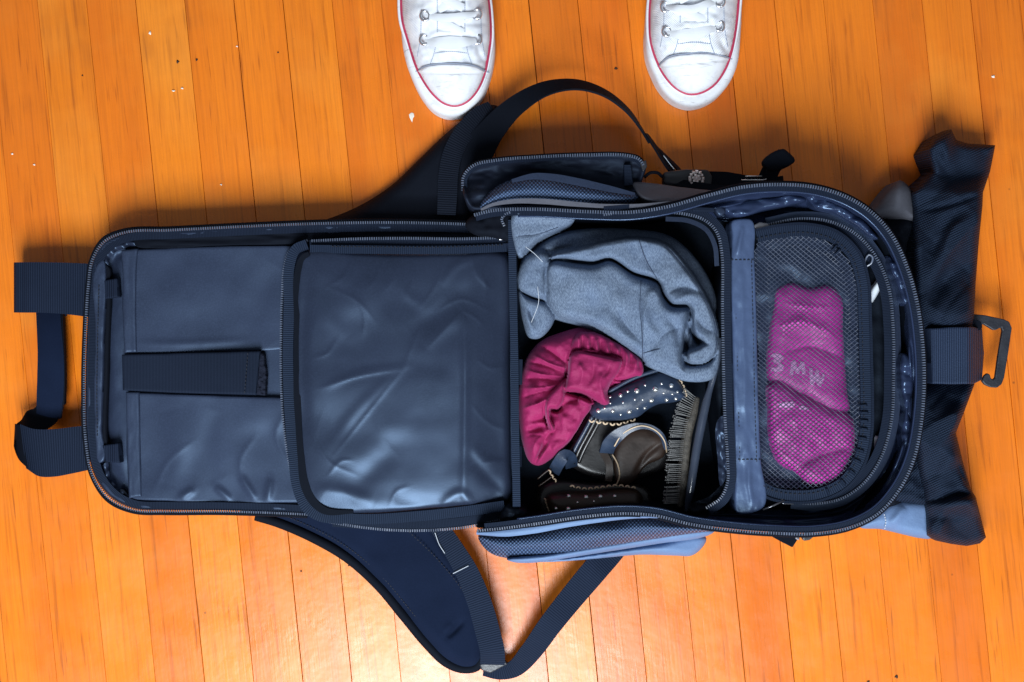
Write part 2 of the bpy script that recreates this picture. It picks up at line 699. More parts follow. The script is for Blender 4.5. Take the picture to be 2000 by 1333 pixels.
def wood():
    m, nt, N, L, b = nodes_of('varnished_wood')
    tc = N.new('ShaderNodeTexCoord')
    oi = N.new('ShaderNodeObjectInfo')
    rv = oi.outputs['Random']
    cmb = N.new('ShaderNodeCombineXYZ')
    L.new(mth(nt, 'MULTIPLY', rv, 37.0), cmb.inputs[0])
    L.new(mth(nt, 'MULTIPLY', rv, 91.0), cmb.inputs[1])
    add = N.new('ShaderNodeVectorMath')
    L.new(tc.outputs['Object'], add.inputs[0])
    L.new(cmb.outputs[0], add.inputs[1])
    P = add.outputs[0]

    def stretched(sx, sy, detail, rough=0.55, warp=0.0):
        mp = N.new('ShaderNodeMapping')
        mp.inputs['Scale'].default_value = (sx, sy, 1)
        L.new(P, mp.inputs[0])
        n = N.new('ShaderNodeTexNoise')
        n.inputs['Scale'].default_value = 1.0
        n.inputs['Detail'].default_value = detail
        n.inputs['Roughness'].default_value = rough
        n.inputs['Distortion'].default_value = warp
        L.new(mp.outputs[0], n.inputs['Vector'])
        return n.outputs[0]
    tone = stretched(16, 1.6, 3, 0.5, 0.6)
    fine = stretched(420, 9, 4, 0.6)
    streak = stretched(150, 5.0, 3, 0.6, 0.4)
    rings = stretched(55, 1.4, 2, 0.5, 1.8)
    # cathedral figure from distorted bands
    fig = mth(nt, 'SINE', mth(nt, 'MULTIPLY', rings, 60.0))
    c1 = mixc(nt, mrange(nt, tone, 0.3, 0.7), (0.64, 0.118, 0.006), (0.84, 0.200, 0.010))
    rs_ = mth(nt, 'FRACT', mth(nt, 'MULTIPLY', rv, 7.31))
    c1 = mixc(nt, mth(nt, 'MULTIPLY', rv, 0.65), c1, (0.90, 0.262, 0.013))
    c1 = mixc(nt, mth(nt, 'MULTIPLY', mrange(nt, rs_, 0.55, 1.0), 0.6), c1, (0.54, 0.105, 0.007))
    c1 = mixc(nt, mth(nt, 'MULTIPLY', mrange(nt, fine, 0.40, 0.74), 0.46), c1, (0.50, 0.115, 0.010))
    c1 = mixc(nt, mth(nt, 'MULTIPLY', mrange(nt, fig, 0.2, 1.0), 0.13), c1, (0.42, 0.12, 0.012))
    c1 = mixc(nt, mth(nt, 'MULTIPLY', mrange(nt, streak, 0.57, 0.74), 0.6), c1, (0.30, 0.060, 0.006))
    tick = stretched(300, 13, 2, 0.5)
    c1 = mixc(nt, mth(nt, 'MULTIPLY', mrange(nt, tick, 0.63, 0.75), 0.65), c1, (0.30, 0.06, 0.006))
    # scattered dents and specks
    vo = N.new('ShaderNodeTexVoronoi')
    vo.inputs['Scale'].default_value = 16
    L.new(P, vo.inputs['Vector'])
    sp = mrange(nt, vo.outputs['Distance'], 0.018, 0.034, 1.0, 0.0)
    c1 = mixc(nt, mth(nt, 'MULTIPLY', sp, 0.6), c1, (0.12, 0.035, 0.01))
    worn = tnoise(nt, P, 4.5, 4)
    c1 = mixc(nt, mth(nt, 'MULTIPLY', mrange(nt, worn, 0.52, 0.72), 0.30), c1, (0.92, 0.36, 0.05))
    # worn stains
    st = tnoise(nt, P, 7.0, 3)
    st2 = mth(nt, 'MULTIPLY', mrange(nt, st, 0.60, 0.74), mrange(nt, streak, 0.40, 0.62))
    c1 = mixc(nt, mth(nt, 'MULTIPLY', st2, 0.45), c1, (0.25, 0.06, 0.012))
    L.new(c1, b.inputs['Base Color'])
    rg = tnoise(nt, P, 22, 4)
    L.new(mrange(nt, rg, 0.3, 0.7, 0.22, 0.36), b.inputs['Roughness'])
    b.inputs['Specular IOR Level'].default_value = 0.55
    hb = mth(nt, 'ADD', mth(nt, 'MULTIPLY', fine, -0.5), mth(nt, 'MULTIPLY', rg, 0.8))
    nb = bump(nt, hb, 0.35, 0.0006)
    nb = bump(nt, tnoise(nt, P, 55, 2), 0.35, 0.0008, nb)
    L.new(nb, b.inputs['Normal'])
    return m


def denim():
    m, nt, N, L, b = nodes_of('grey_blue_twill')
    tc = N.new('ShaderNodeTexCoord')
    sp = N.new('ShaderNodeSeparateXYZ')
    L.new(tc.outputs['UV'], sp.inputs[0])
    u, v = sp.outputs[0], sp.outputs[1]
    tw = mth(nt, 'SINE', mth(nt, 'MULTIPLY', mth(nt, 'ADD', u, mth(nt, 'MULTIPLY', v, 0.7)), 2 * math.pi / 0.0022))
    mp = N.new('ShaderNodeMapping')
    mp.inputs['Scale'].default_value = (800, 420, 420)
    L.new(tc.outputs['Object'], mp.inputs[0])
    n = N.new('ShaderNodeTexNoise')
    n.inputs['Scale'].default_value = 1
    n.inputs['Detail'].default_value = 3
    L.new(mp.outputs[0], n.inputs['Vector'])
    slub = n.outputs[0]
    big = tnoise(nt, tc.outputs['Object'], 25, 3)
    c = mixc(nt, mrange(nt, slub, 0.3, 0.7), (0.072, 0.096, 0.145), (0.195, 0.25, 0.335))
    c = mixc(nt, mth(nt, 'MULTIPLY', mrange(nt, tw, -1, 1), 0.3), c, (0.06, 0.09, 0.17))
    c = mixc(nt, mth(nt, 'MULTIPLY', mrange(nt, big, 0.4, 0.7), 0.3), c, (0.10, 0.15, 0.26))
    L.new(c, b.inputs['Base Color'])
    b.inputs['Roughness'].default_value = 0.85
    b.inputs['Specular IOR Level'].default_value = 0.15
    nb = bump(nt, mth(nt, 'ADD', slub, mth(nt, 'MULTIPLY', tw, 0.25)), 0.35, 0.0004)
    L.new(nb, b.inputs['Normal'])
    return m


def rubber_white():
    m, nt, N, L, b = nodes_of('scuffed_white_rubber')
    tc = N.new('ShaderNodeTexCoord')
    a = tnoise(nt, tc.outputs['Object'], 90, 5, 0.65)
    mp = N.new('ShaderNodeMapping')
    mp.inputs['Scale'].default_value = (60, 420, 60)
    mp.inputs['Rotation'].default_value = (0, 0, 0.7)
    L.new(tc.outputs['Object'], mp.inputs[0])
    n = N.new('ShaderNodeTexNoise')
    n.inputs['Scale'].default_value = 1
    n.inputs['Detail'].default_value = 4
    L.new(mp.outputs[0], n.inputs['Vector'])
    scr = n.outputs[0]
    c = mixc(nt, mrange(nt, a, 0.5, 0.8), (0.74, 0.75, 0.79), (0.58, 0.58, 0.61))
    c = mixc(nt, mth(nt, 'MULTIPLY', mrange(nt, scr, 0.62, 0.74), 0.7), c, (0.36, 0.34, 0.35))
    L.new(c, b.inputs['Base Color'])
    b.inputs['Roughness'].default_value = 0.62
    b.inputs['Specular IOR Level'].default_value = 0.25
    L.new(bump(nt, a, 0.4, 0.0005), b.inputs['Normal'])
    return m


def canvas_white():
    m, nt, N, L, b = nodes_of('white_canvas')
    tc = N.new('ShaderNodeTexCoord')
    sp = N.new('ShaderNodeSeparateXYZ')
    L.new(tc.outputs['Object'], sp.inputs[0])
    f = 2 * math.pi / 0.0024
    h = mth(nt, 'MULTIPLY', mth(nt, 'SINE', mth(nt, 'MULTIPLY', sp.outputs[0], f)), mth(nt, 'SINE', mth(nt, 'MULTIPLY', sp.outputs[1], f)))
    a = tnoise(nt, tc.outputs['Object'], 75, 5, 0.6)
    g = tnoise(nt, tc.outputs['Object'], 26, 3, 0.6)
    c = mixc(nt, mrange(nt, a, 0.45, 0.75), (0.80, 0.82, 0.86), (0.62, 0.65, 0.73))
    c = mixc(nt, mth(nt, 'MULTIPLY', mrange(nt, g, 0.55, 0.75), 0.5), c, (0.42, 0.455, 0.55))
    L.new(c, b.inputs['Base Color'])
    b.inputs['Roughness'].default_value = 0.9
    b.inputs['Specular IOR Level'].default_value = 0.12
    nb = bump(nt, h, 0.8, 0.0004)
    L.new(bump(nt, a, 0.5, 0.0008, nb), b.inputs['Normal'])
    return m


MW = wood()
M_SUB = plain('dark_gap', (0.06, 0.022, 0.010), 0.9, 0.1)
M_LIN = cloth('navy_pack_lining', (0.018, 0.025, 0.048), 0.46, 0.42, depth=0.00012, tint=0.5)
M_SLIP = cloth('slip_pocket_nylon', (0.022, 0.030, 0.056), 0.42, 0.46, depth=0.00012, tint=0.5)
M_SHINY = cloth('shiny_coated_nylon', (0.015, 0.020, 0.038), 0.35, 0.6, depth=0.00010, tint=0.5)
M_GLOSS = cloth('glossy_black_lining', (0.019, 0.028, 0.064), 0.24, 0.6, depth=0.00006, tint=0.1, wrinkle=0.0003, wsc=24)
M_DARK = cloth('black_inner_lining', (0.004, 0.005, 0.008), 0.6, 0.18, depth=0.0002, tint=0.1, wrinkle=0.0012, wsc=36)
M_WEB = cloth('black_ribbed_webbing', (0.010, 0.015, 0.033), 0.55, 0.4, weave='ribs_u', pitch=0.0026, depth=0.00028, tint=0.30, col2=(0.075, 0.11, 0.21))
M_WEBV = cloth('black_cross_ribbed_webbing', (0.007, 0.010, 0.021), 0.7, 0.16, weave='ribs_v', pitch=0.0026, depth=0.00018, tint=0.20, col2=(0.045, 0.062, 0.115))
M_TAPE = cloth('zipper_tape', (0.0065, 0.009, 0.018), 0.65, 0.15, weave='ribs_v', pitch=0.0017, depth=0.00008, tint=0.15, col2=(0.05, 0.07, 0.13))
M_BIND = cloth('grosgrain_binding', (0.008, 0.012, 0.024), 0.65, 0.18, weave='ribs_v', pitch=0.0023, depth=0.00014, tint=0.16, col2=(0.075, 0.105, 0.19))
M_FOAM = cloth('neoprene_strap_face', (0.006, 0.010, 0.026), 0.85, 0.10, sheen=0.05, depth=0.0003, tint=0.2)
M_EDGE = cloth('black_edging_and_shade', (0.0045, 0.005, 0.008), 0.75, 0.12, depth=0.0003, tint=0.2)  # edging black; also colours shade onto the upper strap and flap strips
M_TWILL = cloth('ballistic_twill_nylon', (0.004, 0.006, 0.012), 0.6, 0.2, weave='twill', pitch=0.0036, depth=0.0004, tint=0.34, col2=(0.055, 0.085, 0.165))
M_MESHF = cloth('diamond_side_fabric', (0.018, 0.028, 0.058), 0.45, 0.42, weave='basket', pitch=0.0044, depth=0.0005, tint=0.55, col2=(0.20, 0.31, 0.56))
M_BLUE = cloth('slate_blue_pack_fabric', (0.115, 0.178, 0.32), 0.55, 0.4, depth=0.0002, tint=0.15, wrinkle=0.0012, col2=(0.3, 0.44, 0.68))
M_GREY = cloth('slate_grey_pack_fabric', (0.085, 0.086, 0.105), 0.7, 0.3, depth=0.0003, tint=0.3, wrinkle=0.0014)
M_DIV = cloth('satin_divider_nylon', (0.050, 0.074, 0.145), 0.36, 0.5, depth=0.0001, tint=0.2, wrinkle=0.0006, wsc=40)
M_WEBK = cloth('shaded_strap_webbing', (0.0055, 0.0065, 0.011), 0.75, 0.12, weave='ribs_v', pitch=0.0026, depth=0.00018, tint=0.22, col2=(0.028, 0.033, 0.052))  # darker webbing copy, the upper strap's shade put into its colour
M_SPK = cloth('black_side_pocket_nylon', (0.009, 0.011, 0.020), 0.6, 0.25, depth=0.0001, tint=0.2, wrinkle=0.0003, wsc=30)
M_TEETH = plain('zipper_coil_plastic', (0.085, 0.105, 0.155), 0.2, 0.9, 0.0, 0.25, 120)
M_SLIDE = plain('zipper_slider_metal', (0.20, 0.20, 0.22), 0.28, 0.5, 0.85, 0.2, 90)
M_PLAST = plain('black_buckle_plastic', (0.020, 0.022, 0.028), 0.42, 0.5, 0, 0.2, 60, 0.0003)
M_HOOK = plain('hook_enamel', (0.022, 0.024, 0.033), 0.5, 0.45, 0.2, 0.2, 80, 0.0003)
M_THREAD = plain('dark_thread', (0.012, 0.014, 0.022), 0.7, 0.3)
M_LTHREAD = plain('pale_thread', (0.52, 0.56, 0.62), 0.7, 0.3)
M_DENIM = denim()
M_PINK = cloth('raspberry_satin', (0.27, 0.014, 0.082), 0.66, 0.2, sheen=0.2, depth=0.0002, tint=0.3, col2=(0.48, 0.06, 0.22), sheentint=(1.0, 0.45, 0.8), wrinkle=0.0012, wsc=70)
M_PURP = cloth('magenta_pouch_fabric', (0.43, 0.022, 0.29), 0.45, 0.4, sheen=0.2, depth=0.0003, tint=0.25, col2=(0.62, 0.06, 0.40), sheentint=(1, 0.4, 0.9), wrinkle=0.002, wsc=28)
M_PRINT = plain('white_print', (0.50, 0.22, 0.46), 0.6, 0.3)
M_NET = plain('black_netting', (0.050, 0.066, 0.11), 0.35, 0.6)
M_LEATH = plain('navy_leather', (0.022, 0.036, 0.068), 0.36, 0.5, 0, 0.25, 60, 0.0002)
M_BLEATH = plain('black_leather', (0.014, 0.013, 0.014), 0.30, 0.55, 0, 0.25, 60, 0.0001)
M_INSOLE = plain('brown_insole', (0.030, 0.017, 0.012), 0.40, 0.45, 0, 0.4, 45, 0.0001)
M_STUD = plain('silver_stud', (0.86, 0.86, 0.84), 0.22, 0.5, 0.9, 0.08)
M_SCAL = plain('cream_scallop_trim', (0.58, 0.44, 0.30), 0.6, 0.3, 0, 0.15)
M_BRUSH = plain('brush_plastic', (0.035, 0.045, 0.070), 0.14, 0.7)
M_PAD = plain('brush_pad', (0.055, 0.048, 0.040), 0.55, 0.4, 0, 0.6, 130, 0.001)
M_BRIST = plain('brush_bristle', (0.20, 0.20, 0.20), 0.25, 0.6)
M_RUBW = rubber_white()
M_CANV = canvas_white()
M_SEAM = plain('grey_seam_thread', (0.30, 0.34, 0.44), 0.8, 0.2)
M_SEAMD = plain('dark_seam_thread', (0.030, 0.042, 0.075), 0.8, 0.2)
M_RED = plain('red_foxing_stripe', (0.42, 0.035, 0.085), 0.5, 0.4, 0, 0.15)
M_LACE = cloth('white_lace', (0.72, 0.74, 0.78), 0.8, 0.2, depth=0.0003, tint=0.1, col2=(0.8, 0.8, 0.82))
M_CHROME = plain('nickel_eyelet', (0.75, 0.76, 0.80), 0.2, 0.5, 0.9, 0.1)
M_SHDARK = plain('shoe_inside', (0.35, 0.36, 0.40), 0.9, 0.1)
M_CRUMB = plain('pale_crumb', (0.80, 0.74, 0.66), 0.8, 0.2)
M_GRIT = plain('dark_grit', (0.05, 0.028, 0.02), 0.8, 0.2)
M_CRYST = plain('crystal_charm', (0.90, 0.80, 0.78), 0.18, 0.8, 0.25, 0.1, 300)
M_WPLAST = plain('white_plastic', (0.72, 0.78, 0.86), 0.3, 0.5)
M_FUZZ = cloth('hook_and_loop', (0.012, 0.014, 0.024), 0.9, 0.1, depth=0.002, tint=0.5)

# ------------------------------------------------------------------ floor: one strip board at a time
ANG = R(5.8)
fl = bpy.data.meshes.new('floor')
fl.from_pydata([(-2.2, -2.2, -0.02), (2.2, -2.2, -0.02), (2.2, 2.2, -0.02), (-2.2, 2.2, -0.02)], [], [(0, 1, 2, 3)])
floor = link('floor', fl, M_SUB, smooth=False)
tag(floor, 'orange varnished strip wood floor', None, None, 'structure')
PW = 95.5 * S


def board_mesh(name, w, ln):
    hw, hl, b = w / 2, ln / 2, 0.0003
    V = []
    for (x, y, z) in ((hw, hl, -0.018), (hw, hl, -b), (hw - b, hl - b, 0)):
        V += [(-x, -y, z), (x, -y, z), (x, y, z), (-x, y, z)]
    F = []
    for r in range(2):
        for j in range(4):
            k = (j + 1) % 4
            F.append((r * 4 + j, r * 4 + k, r * 4 + 4 + k, r * 4 + 4 + j))
    F.append((8, 9, 10, 11))
    me = bpy.data.meshes.new(name)
    me.from_pydata(V, [], F)
    me.update()
    me.materials.append(MW)
    return me


lens = [1.4, 1.9, 2.4]
gaps = [0.0002, 0.0005, 0.0009]
bms = {(l, g_): board_mesh('floor_board', PW - g_, l - 0.0006) for l in lens for g_ in gaps}
rb = random.Random(3)
ca, sa = math.cos(ANG), math.sin(ANG)
# the boards' ends fall outside the picture, as in the photograph
for i in range(-24, 25):
    cx = (4 + 48) * S * ca + i * PW
    l = rb.choice(lens)
    y = rb.uniform(-0.15, 0.15)
    spans = [(y, l)]
    top, bot = y + l / 2, y - l / 2
    spans.append((top + 0.7, 1.4))
    spans.append((bot - 0.7, 1.4))
    for (yc, ll) in spans:
        o = bpy.data.objects.new('floor_board', bms[(ll, rb.choice(gaps))])
        COL.objects.link(o)
        o.location = (cx * ca - yc * sa, cx * sa + yc * ca, rb.uniform(-0.0002, 0.0002))
        o.rotation_euler = (0, 0, ANG)
        o.parent = floor

# ------------------------------------------------------------------ backpack
bag = root('backpack', (0.15, 0, 0), 'black and slate backpack lying open on the wood floor with packed clothes showing', 'backpack')

# ---- the opened flap
FLAP = [(176, 560), (182, 510), (202, 474), (245, 455), (330, 451), (470, 444), (620, 438), (760, 437), (900, 440), (985, 446), (1004, 470), (1004, 720), (1006, 960),
        (1000, 1010), (960, 1022), (880, 1022), (760, 1012), (640, 1004), (560, 1001), (430, 997), (320, 997), (262, 994), (216, 972), (184, 928), (170, 860), (167, 760), (170, 640)]
flap_poly = cr(FLAP, True, 8)


def z_flap(P, D):
    rim = 0.0085 * np.exp(-((D - 6) / 12.0) ** 2)
    trough = -0.006 * np.exp(-((D - 36) / 11.0) ** 2)
    wr = fbm(P, 26, 60, 5, 3) * 0.0022 * sm(D / 20) * np.exp(-np.maximum(D - 40, 0) / 25)
    soft = fbm(P, 120, 90, 8, 2) * 0.0016 * sm(D / 40)
    return 0.044 + rim + trough + wr + soft


flap = sheet('flap', FLAP, z_flap, M_LIN, bag, g=3.5, skirt=0.012, edge=(5, 0.006))
flap['label'] = 'opened flap with navy lining'
EDGE = [(985, 443, .056), (900, 438, .054), (760, 435, .053), (620, 437, .053), (470, 443, .053), (330, 450, .053), (246, 454, .053), (204, 472, .053), (181, 508, .053), (173, 560, .053), (168, 640, .053),
        (165, 760, .053), (168, 860, .053), (182, 930, .053), (214, 974, .053), (260, 996, .053), (320, 999, .053), (430, 999, .053), (560, 1003, .053), (600, 1005, .053)]
teeth(EDGE, M_TEETH, flap)
inner = [(985, 452, .053), (900, 447, .053), (760, 445, .052), (620, 447, .052), (470, 453, .052), (330, 460, .052), (250, 465, .052), (214, 482, .052), (193, 514, .052), (186, 560, .052), (182, 640, .052),
         (179, 760, .052), (182, 860, .052), (195, 925, .052), (224, 964, .052), (264, 985, .052), (320, 988, .052), (430, 989, .052), (560, 993, .052), (600, 995, .052)]
band('zipper_tape', inner, 15, M_TAPE, flap, 0.0012)
tube('piping', world_path([(a, b, z - .004) for a, b, z in [(p[0] + (3 if p[0] < 250 else 0) * -1, p[1] + (-4 if p[1] < 500 else (4 if p[1] > 950 else 0)), p[2]) for p in EDGE]]), 0.0022, M_EDGE, flap)
# facing strip beside the left zipper, stitched, with a black sheet behind it for the gap's shade
FACE = [(188, 520), (201, 508), (206, 560), (203, 640), (200, 760), (198, 840), (202, 900), (194, 905), (187, 860), (184, 760), (186, 640)]
sheet('facing', FACE, lambda P, D: 0.0535 + fbm(P, 14, 30, 31, 2) * 0.0009, M_SLIP, flap, g=2.5, skirt=0.045, edge=(3, 0.001))
stitches([(193, 560, .0548), (191, 640, .0548), (189, 760, .0548), (190, 850, .0548)], M_THREAD, flap)
# ruffled lining edge at the corners
for nm, pl in (('a', [(205, 512), (213, 492), (238, 479), (262, 474)]), ('b', [(205, 905), (212, 945), (232, 962), (258, 973)])):
    q = cr(pl, False, 3)
    rows = []
    for t in np.linspace(-1, 1, 6):
        zz = 0.050 + 0.003 * np.sin(np.arange(len(q)) * 0.75 + (1 if nm == 'a' else 2)) * (t + 1) / 2 - 0.004 * abs(t)
        off = np.stack([6 * t * np.ones(len(q)), 6 * t * np.ones(len(q)) * (1 if nm == 'a' else -1)], 1)
        rows.append(Wn(q + off, zz))
    loft('ruffled_lining', rows, M_SHINY, flap)

UP = [(240, 492), (268, 488), (400, 482), (556, 480), (600, 486), (600, 682), (515, 686), (380, 689), (246, 690), (241, 600)]


def z_up(P, D):
    return 0.0500 + fbm(P, 150, 110, 12, 2) * 0.0018 + fbm(P, 40, 60, 15, 2, 0.6) * 0.0002 + ridge(P, [(300, 600), (400, 560), (520, 600)], 40, 0.0018) \
        + ridge(P, [(270, 670), (330, 672), (480, 666)], 7, 0.0012) - ridge(P, [(545, 520), (500, 600), (540, 670)], 30, 0.002)


def z_lo(P, D):
    z = 0.0500 + fbm(P, 140, 110, 22, 2) * 0.0018 + fbm(P, 46, 60, 25, 2, 0.3) * 0.0002 + sharp(P, [(300, 960), (330, 900), (380, 860)], 5, 0.0010) + sharp(P, [(480, 960), (470, 900), (500, 850)], 5, 0.0010) + sharp(P, [(560, 800), (540, 850), (570, 920)], 6, 0.0012)
    for a in ((420, 950, 452, 978), (470, 930, 500, 978), (530, 935, 522, 980), (380, 955, 350, 975)):
        z = z + ridge(P, [(a[0], a[1]), (a[2], a[3])], 7, 0.0026)
    z = z + ridge(P, [(330, 800), (350, 870), (330, 950)], 24, 0.002) - ridge(P, [(420, 800), (400, 880), (430, 940)], 22, 0.0016)
    return z


slipA = sheet('slip_pocket', UP, z_up, M_SLIP, flap, g=3.5, skirt=0.044, smooth_outline=False, edge=(3, 0.0012))
LO = [(248, 768), (276, 768), (510, 776), (600, 778), (604, 982), (440, 985), (252, 976), (247, 880)]
slipB = sheet('slip_pocket', LO, z_lo, M_SLIP, flap, g=3.5, skirt=0.044, smooth_outline=False, edge=(3, 0.0012))
sheet('hem', [(237, 489), (269, 486), (266, 530), (265, 600), (267, 688), (243, 690), (239, 600), (240, 540)], lambda P, D: 0.0528 + fbm(P, 10, 60, 41, 2) * 0.0006 + z_up(P, D) - 0.05, M_SLIP, flap, g=2.5, skirt=0.046, smooth_outline=False, edge=(4, 0.0018))
sheet('hem', [(246, 766), (272, 766), (274, 860), (276, 970), (252, 974), (248, 880)], lambda P, D: 0.0528 + fbm(P, 10, 60, 43, 2) * 0.0006 + z_lo(P, D) - 0.05, M_SLIP, flap, g=2.5, skirt=0.046, smooth_outline=False, edge=(4, 0.0018))
sheet('fastening_strap', [(238, 693), (350, 690), (508, 686), (500, 772), (350, 768), (240, 763)], lambda P, D: 0.0530 + 0.008 * sm((P[..., 0] - 300) / 200), M_TAPE, flap, g=3, skirt=0.046, smooth_outline=False, edge=(2.5, 0.001), rot=R(90))
sheet('fastening_patch', [(488, 688), (515, 690), (520, 735), (518, 773), (488, 770)], lambda P, D: 0.0525 + fbm(P, 4, 4, 44, 2) * 0.0014 + .0045, M_FUZZ, flap, g=2, skirt=0.046, smooth_outline=False, edge=(3, 0.0015))
stitches([(484, 692, .0622), (478, 766, .0622)], M_THREAD, flap)
for q in ([(202, 548), (228, 544), (230, 580), (206, 584)], [(200, 870), (231, 866), (234, 905), (206, 902)]):
    cxq = sum(p[0] for p in q) / 4
    sheet('webbing_loop', q, lambda P, D, c=cxq: 0.0535 + 0.005 * sm((P[..., 0] - c + 12) / 24), M_WEBV, flap, g=2, skirt=0.045, smooth_outline=False, edge=(2, 0.001), rot=R(90))

sheet('flap_edge_shade', [(262, 464), (330, 461), (470, 455), (620, 449), (800, 448), (990, 452), (996, 466), (800, 470), (640, 472), (560, 477), (420, 480), (300, 485), (264, 480)], lambda P, D: 0.0505 + fbm(P, 60, 9, 33, 2) * 0.0016, M_EDGE, flap, g=3, skirt=0.044)  # black strip laid on for the shade under the flap's upper rim
sheet('flap_edge_shade', [(236, 955), (262, 978), (330, 984), (440, 987), (590, 984), (600, 996), (440, 992), (320, 991), (266, 988), (230, 968)], lambda P, D: 0.0505 + fbm(P, 40, 9, 34, 2) * 0.0012, M_EDGE, flap, g=2.5, skirt=0.044)  # black strip laid on for the shade along the lower rim
sheet('gap_shade', [(203, 520), (208, 560), (206, 640), (203, 760), (201, 850), (206, 905), (213, 900), (206, 850), (208, 760), (212, 640), (214, 560), (210, 520)], lambda P, D: 0.0500 + 0 * D, M_EDGE, flap, g=2, skirt=0.042)  # black sheet in place of the shade in the gap

# ---- zipped pocket on the flap
LID = [(585, 492), (620, 484), (700, 490), (800, 492), (900, 490), (985, 492), (996, 510), (997, 700), (999, 900), (998, 974), (985, 986), (900, 993), (800, 1002), (720, 1008), (650, 1008),
       (608, 1000), (586, 965), (578, 900), (572, 800), (572, 650), (574, 540)]


def z_lid(P, D):
    x, y = P[..., 0], P[..., 1]
    z = 0.066 + 0.008 * rnd(D / 70) + fbm(P, 150, 120, 51, 2) * 0.0022 + fbm(P, 60, 60, 55, 2, 0.9) * 0.0003
    # folds in the lining
    z = z + ridge(P, [(905, 600), (908, 700), (908, 850), (905, 985)], 9, 0.0014)
    z = z - 0.0075 * sm((x - 908) / 70)
    z = z + ridge(P, [(640, 880), (700, 800), (790, 715)], 12, 0.0008) + ridge(P, [(830, 680), (870, 640), (905, 610)], 16, 0.0015)
    z = z - ridge(P, [(800, 650), (840, 620), (880, 590)], 16, 0.0011)
    z = z + ridge(P, [(630, 760), (700, 730), (800, 715)], 8, 0.0006)
    z = z - ridge(P, [(680, 970), (740, 905), (770, 880)], 22, 0.0015)
    z = z + ridge(P, [(610, 960), (680, 965), (730, 985)], 14, 0.0017) + ridge(P, [(860, 990), (900, 965), (930, 1000)], 10, 0.0017)
    z = z - ridge(P, [(770, 975), (830, 985), (870, 990)], 16, 0.0017)
    z = z + ridge(P, [(860, 560), (890, 520), (940, 500)], 9, 0.0010) + ridge(P, [(700, 505), (690, 530), (660, 560)], 12, 0.0007)
    z = z + ridge(P, [(780, 530), (790, 570), (830, 600)], 10, 0.0006) + ridge(P, [(920, 870), (950, 900), (985, 905)], 12, 0.0012)
    z = z - ridge(P, [(925, 900), (950, 930), (980, 960)], 12, 0.0015)
    z = z + ridge(P, [(620, 560), (640, 620), (680, 660)], 16, 0.0006) - ridge(P, [(600, 520), (590, 700), (596, 860)], 12, 0.0017)
    for a in (((640, 560), (700, 590), (740, 640)), ((850, 610), (900, 585), (960, 610)), ((600, 830), (640, 900), (700, 930)), ((930, 520), (950, 560), (940, 600)), ((760, 500), (770, 540), (750, 570)), ((820, 640), (800, 690), (790, 720)), ((920, 790), (960, 830), (990, 840))):
        z = z + sharp(P, a, 5, 0.0006)
    z = z - ridge(P, [(610, 640), (680, 660), (760, 620)], 40, 0.0012) - ridge(P, [(620, 830), (680, 850), (740, 830)], 30, 0.0011)
    for a in (((652, 890), (720, 805), (792, 716)), ((905, 606), (908, 700), (907, 850), (904, 985)), ((836, 680), (872, 640), (904, 608)), ((905, 606), (930, 622), (944, 636)), ((690, 500), (672, 540), (640, 560)), ((870, 500), (850, 560), (822, 600)),
              ((920, 500), (934, 540), (960, 566)), ((620, 760), (700, 735), (780, 722)), ((612, 700), (640, 690), (660, 660)), ((700, 590), (712, 620), (708, 660)), ((800, 510), (806, 545), (796, 580)), ((640, 930), (668, 900), (690, 900)),
              ((920, 930), (944, 905), (984, 900)), ((760, 990), (775, 960), (800, 950)), ((930, 700), (960, 720), (990, 712)), ((740, 520), (735, 545), (715, 565))):
        z = z + sharp(P, a, 3.6, 0.0006)
    return z


lid = sheet('lid_pocket', LID, z_lid, M_SHINY, bag, g=3, skirt=0.047, edge=(14, 0.010))
lid['label'] = 'shiny navy zipped pocket sewn on the opened flap'
# left side: bound edge, zipper
band('binding', [(600, 478, .066), (578, 488, .065), (566, 520, .064), (565, 600, .063), (563, 700, .063), (566, 800, .063), (574, 900, .063), (582, 955, .064), (598, 990, .065), (624, 1008, .065), (670, 1014, .064)],
     20, M_BIND, lid, 0.003)
teeth([(600, 470, .060), (568, 488, .058), (556, 520, .056), (551, 580, .055), (549, 660, .055), (549, 740, .055), (553, 820, .055), (562, 890, .055), (571, 935, .055)], M_TEETH, lid)
band('zipper_tape', [(600, 474, .058), (572, 490, .056), (562, 520, .054), (557, 580, .053), (555, 660, .053), (555, 740, .053), (559, 820, .053), (568, 890, .053), (577, 935, .053)], 12, M_TAPE, lid, 0.001)
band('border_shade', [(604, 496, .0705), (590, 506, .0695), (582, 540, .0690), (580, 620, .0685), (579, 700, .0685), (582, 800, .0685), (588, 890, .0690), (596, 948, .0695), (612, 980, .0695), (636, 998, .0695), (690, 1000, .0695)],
     [8, 16, 12, 9, 11, 14, 12, 13, 17, 15, 6], M_EDGE, lid, 0.003)  # black band stands in for the shadow between binding and panel
# top side: zipper and bound tape
teeth([(610, 471, .062), (700, 467, .064), (800, 466, .066), (900, 467, .068), (985, 464, .070)], M_TEETH, lid, size=(0.0018, 0.0008, 0.0009))
band('zipper_tape', [(605, 478, .062), (700, 476, .064), (800, 475, .066), (900, 475, .068), (988, 472, .070)], 16, M_TAPE, lid, 0.001)
band('binding', [(606, 487, .067), (700, 488, .069), (800, 489, .070), (900, 488, .071), (990, 484, .072)], 16, M_BIND, lid, 0.0025)
stitches([(650, 482, .070), (750, 483, .071), (880, 483, .073), (980, 479, .074)], M_THREAD, lid)
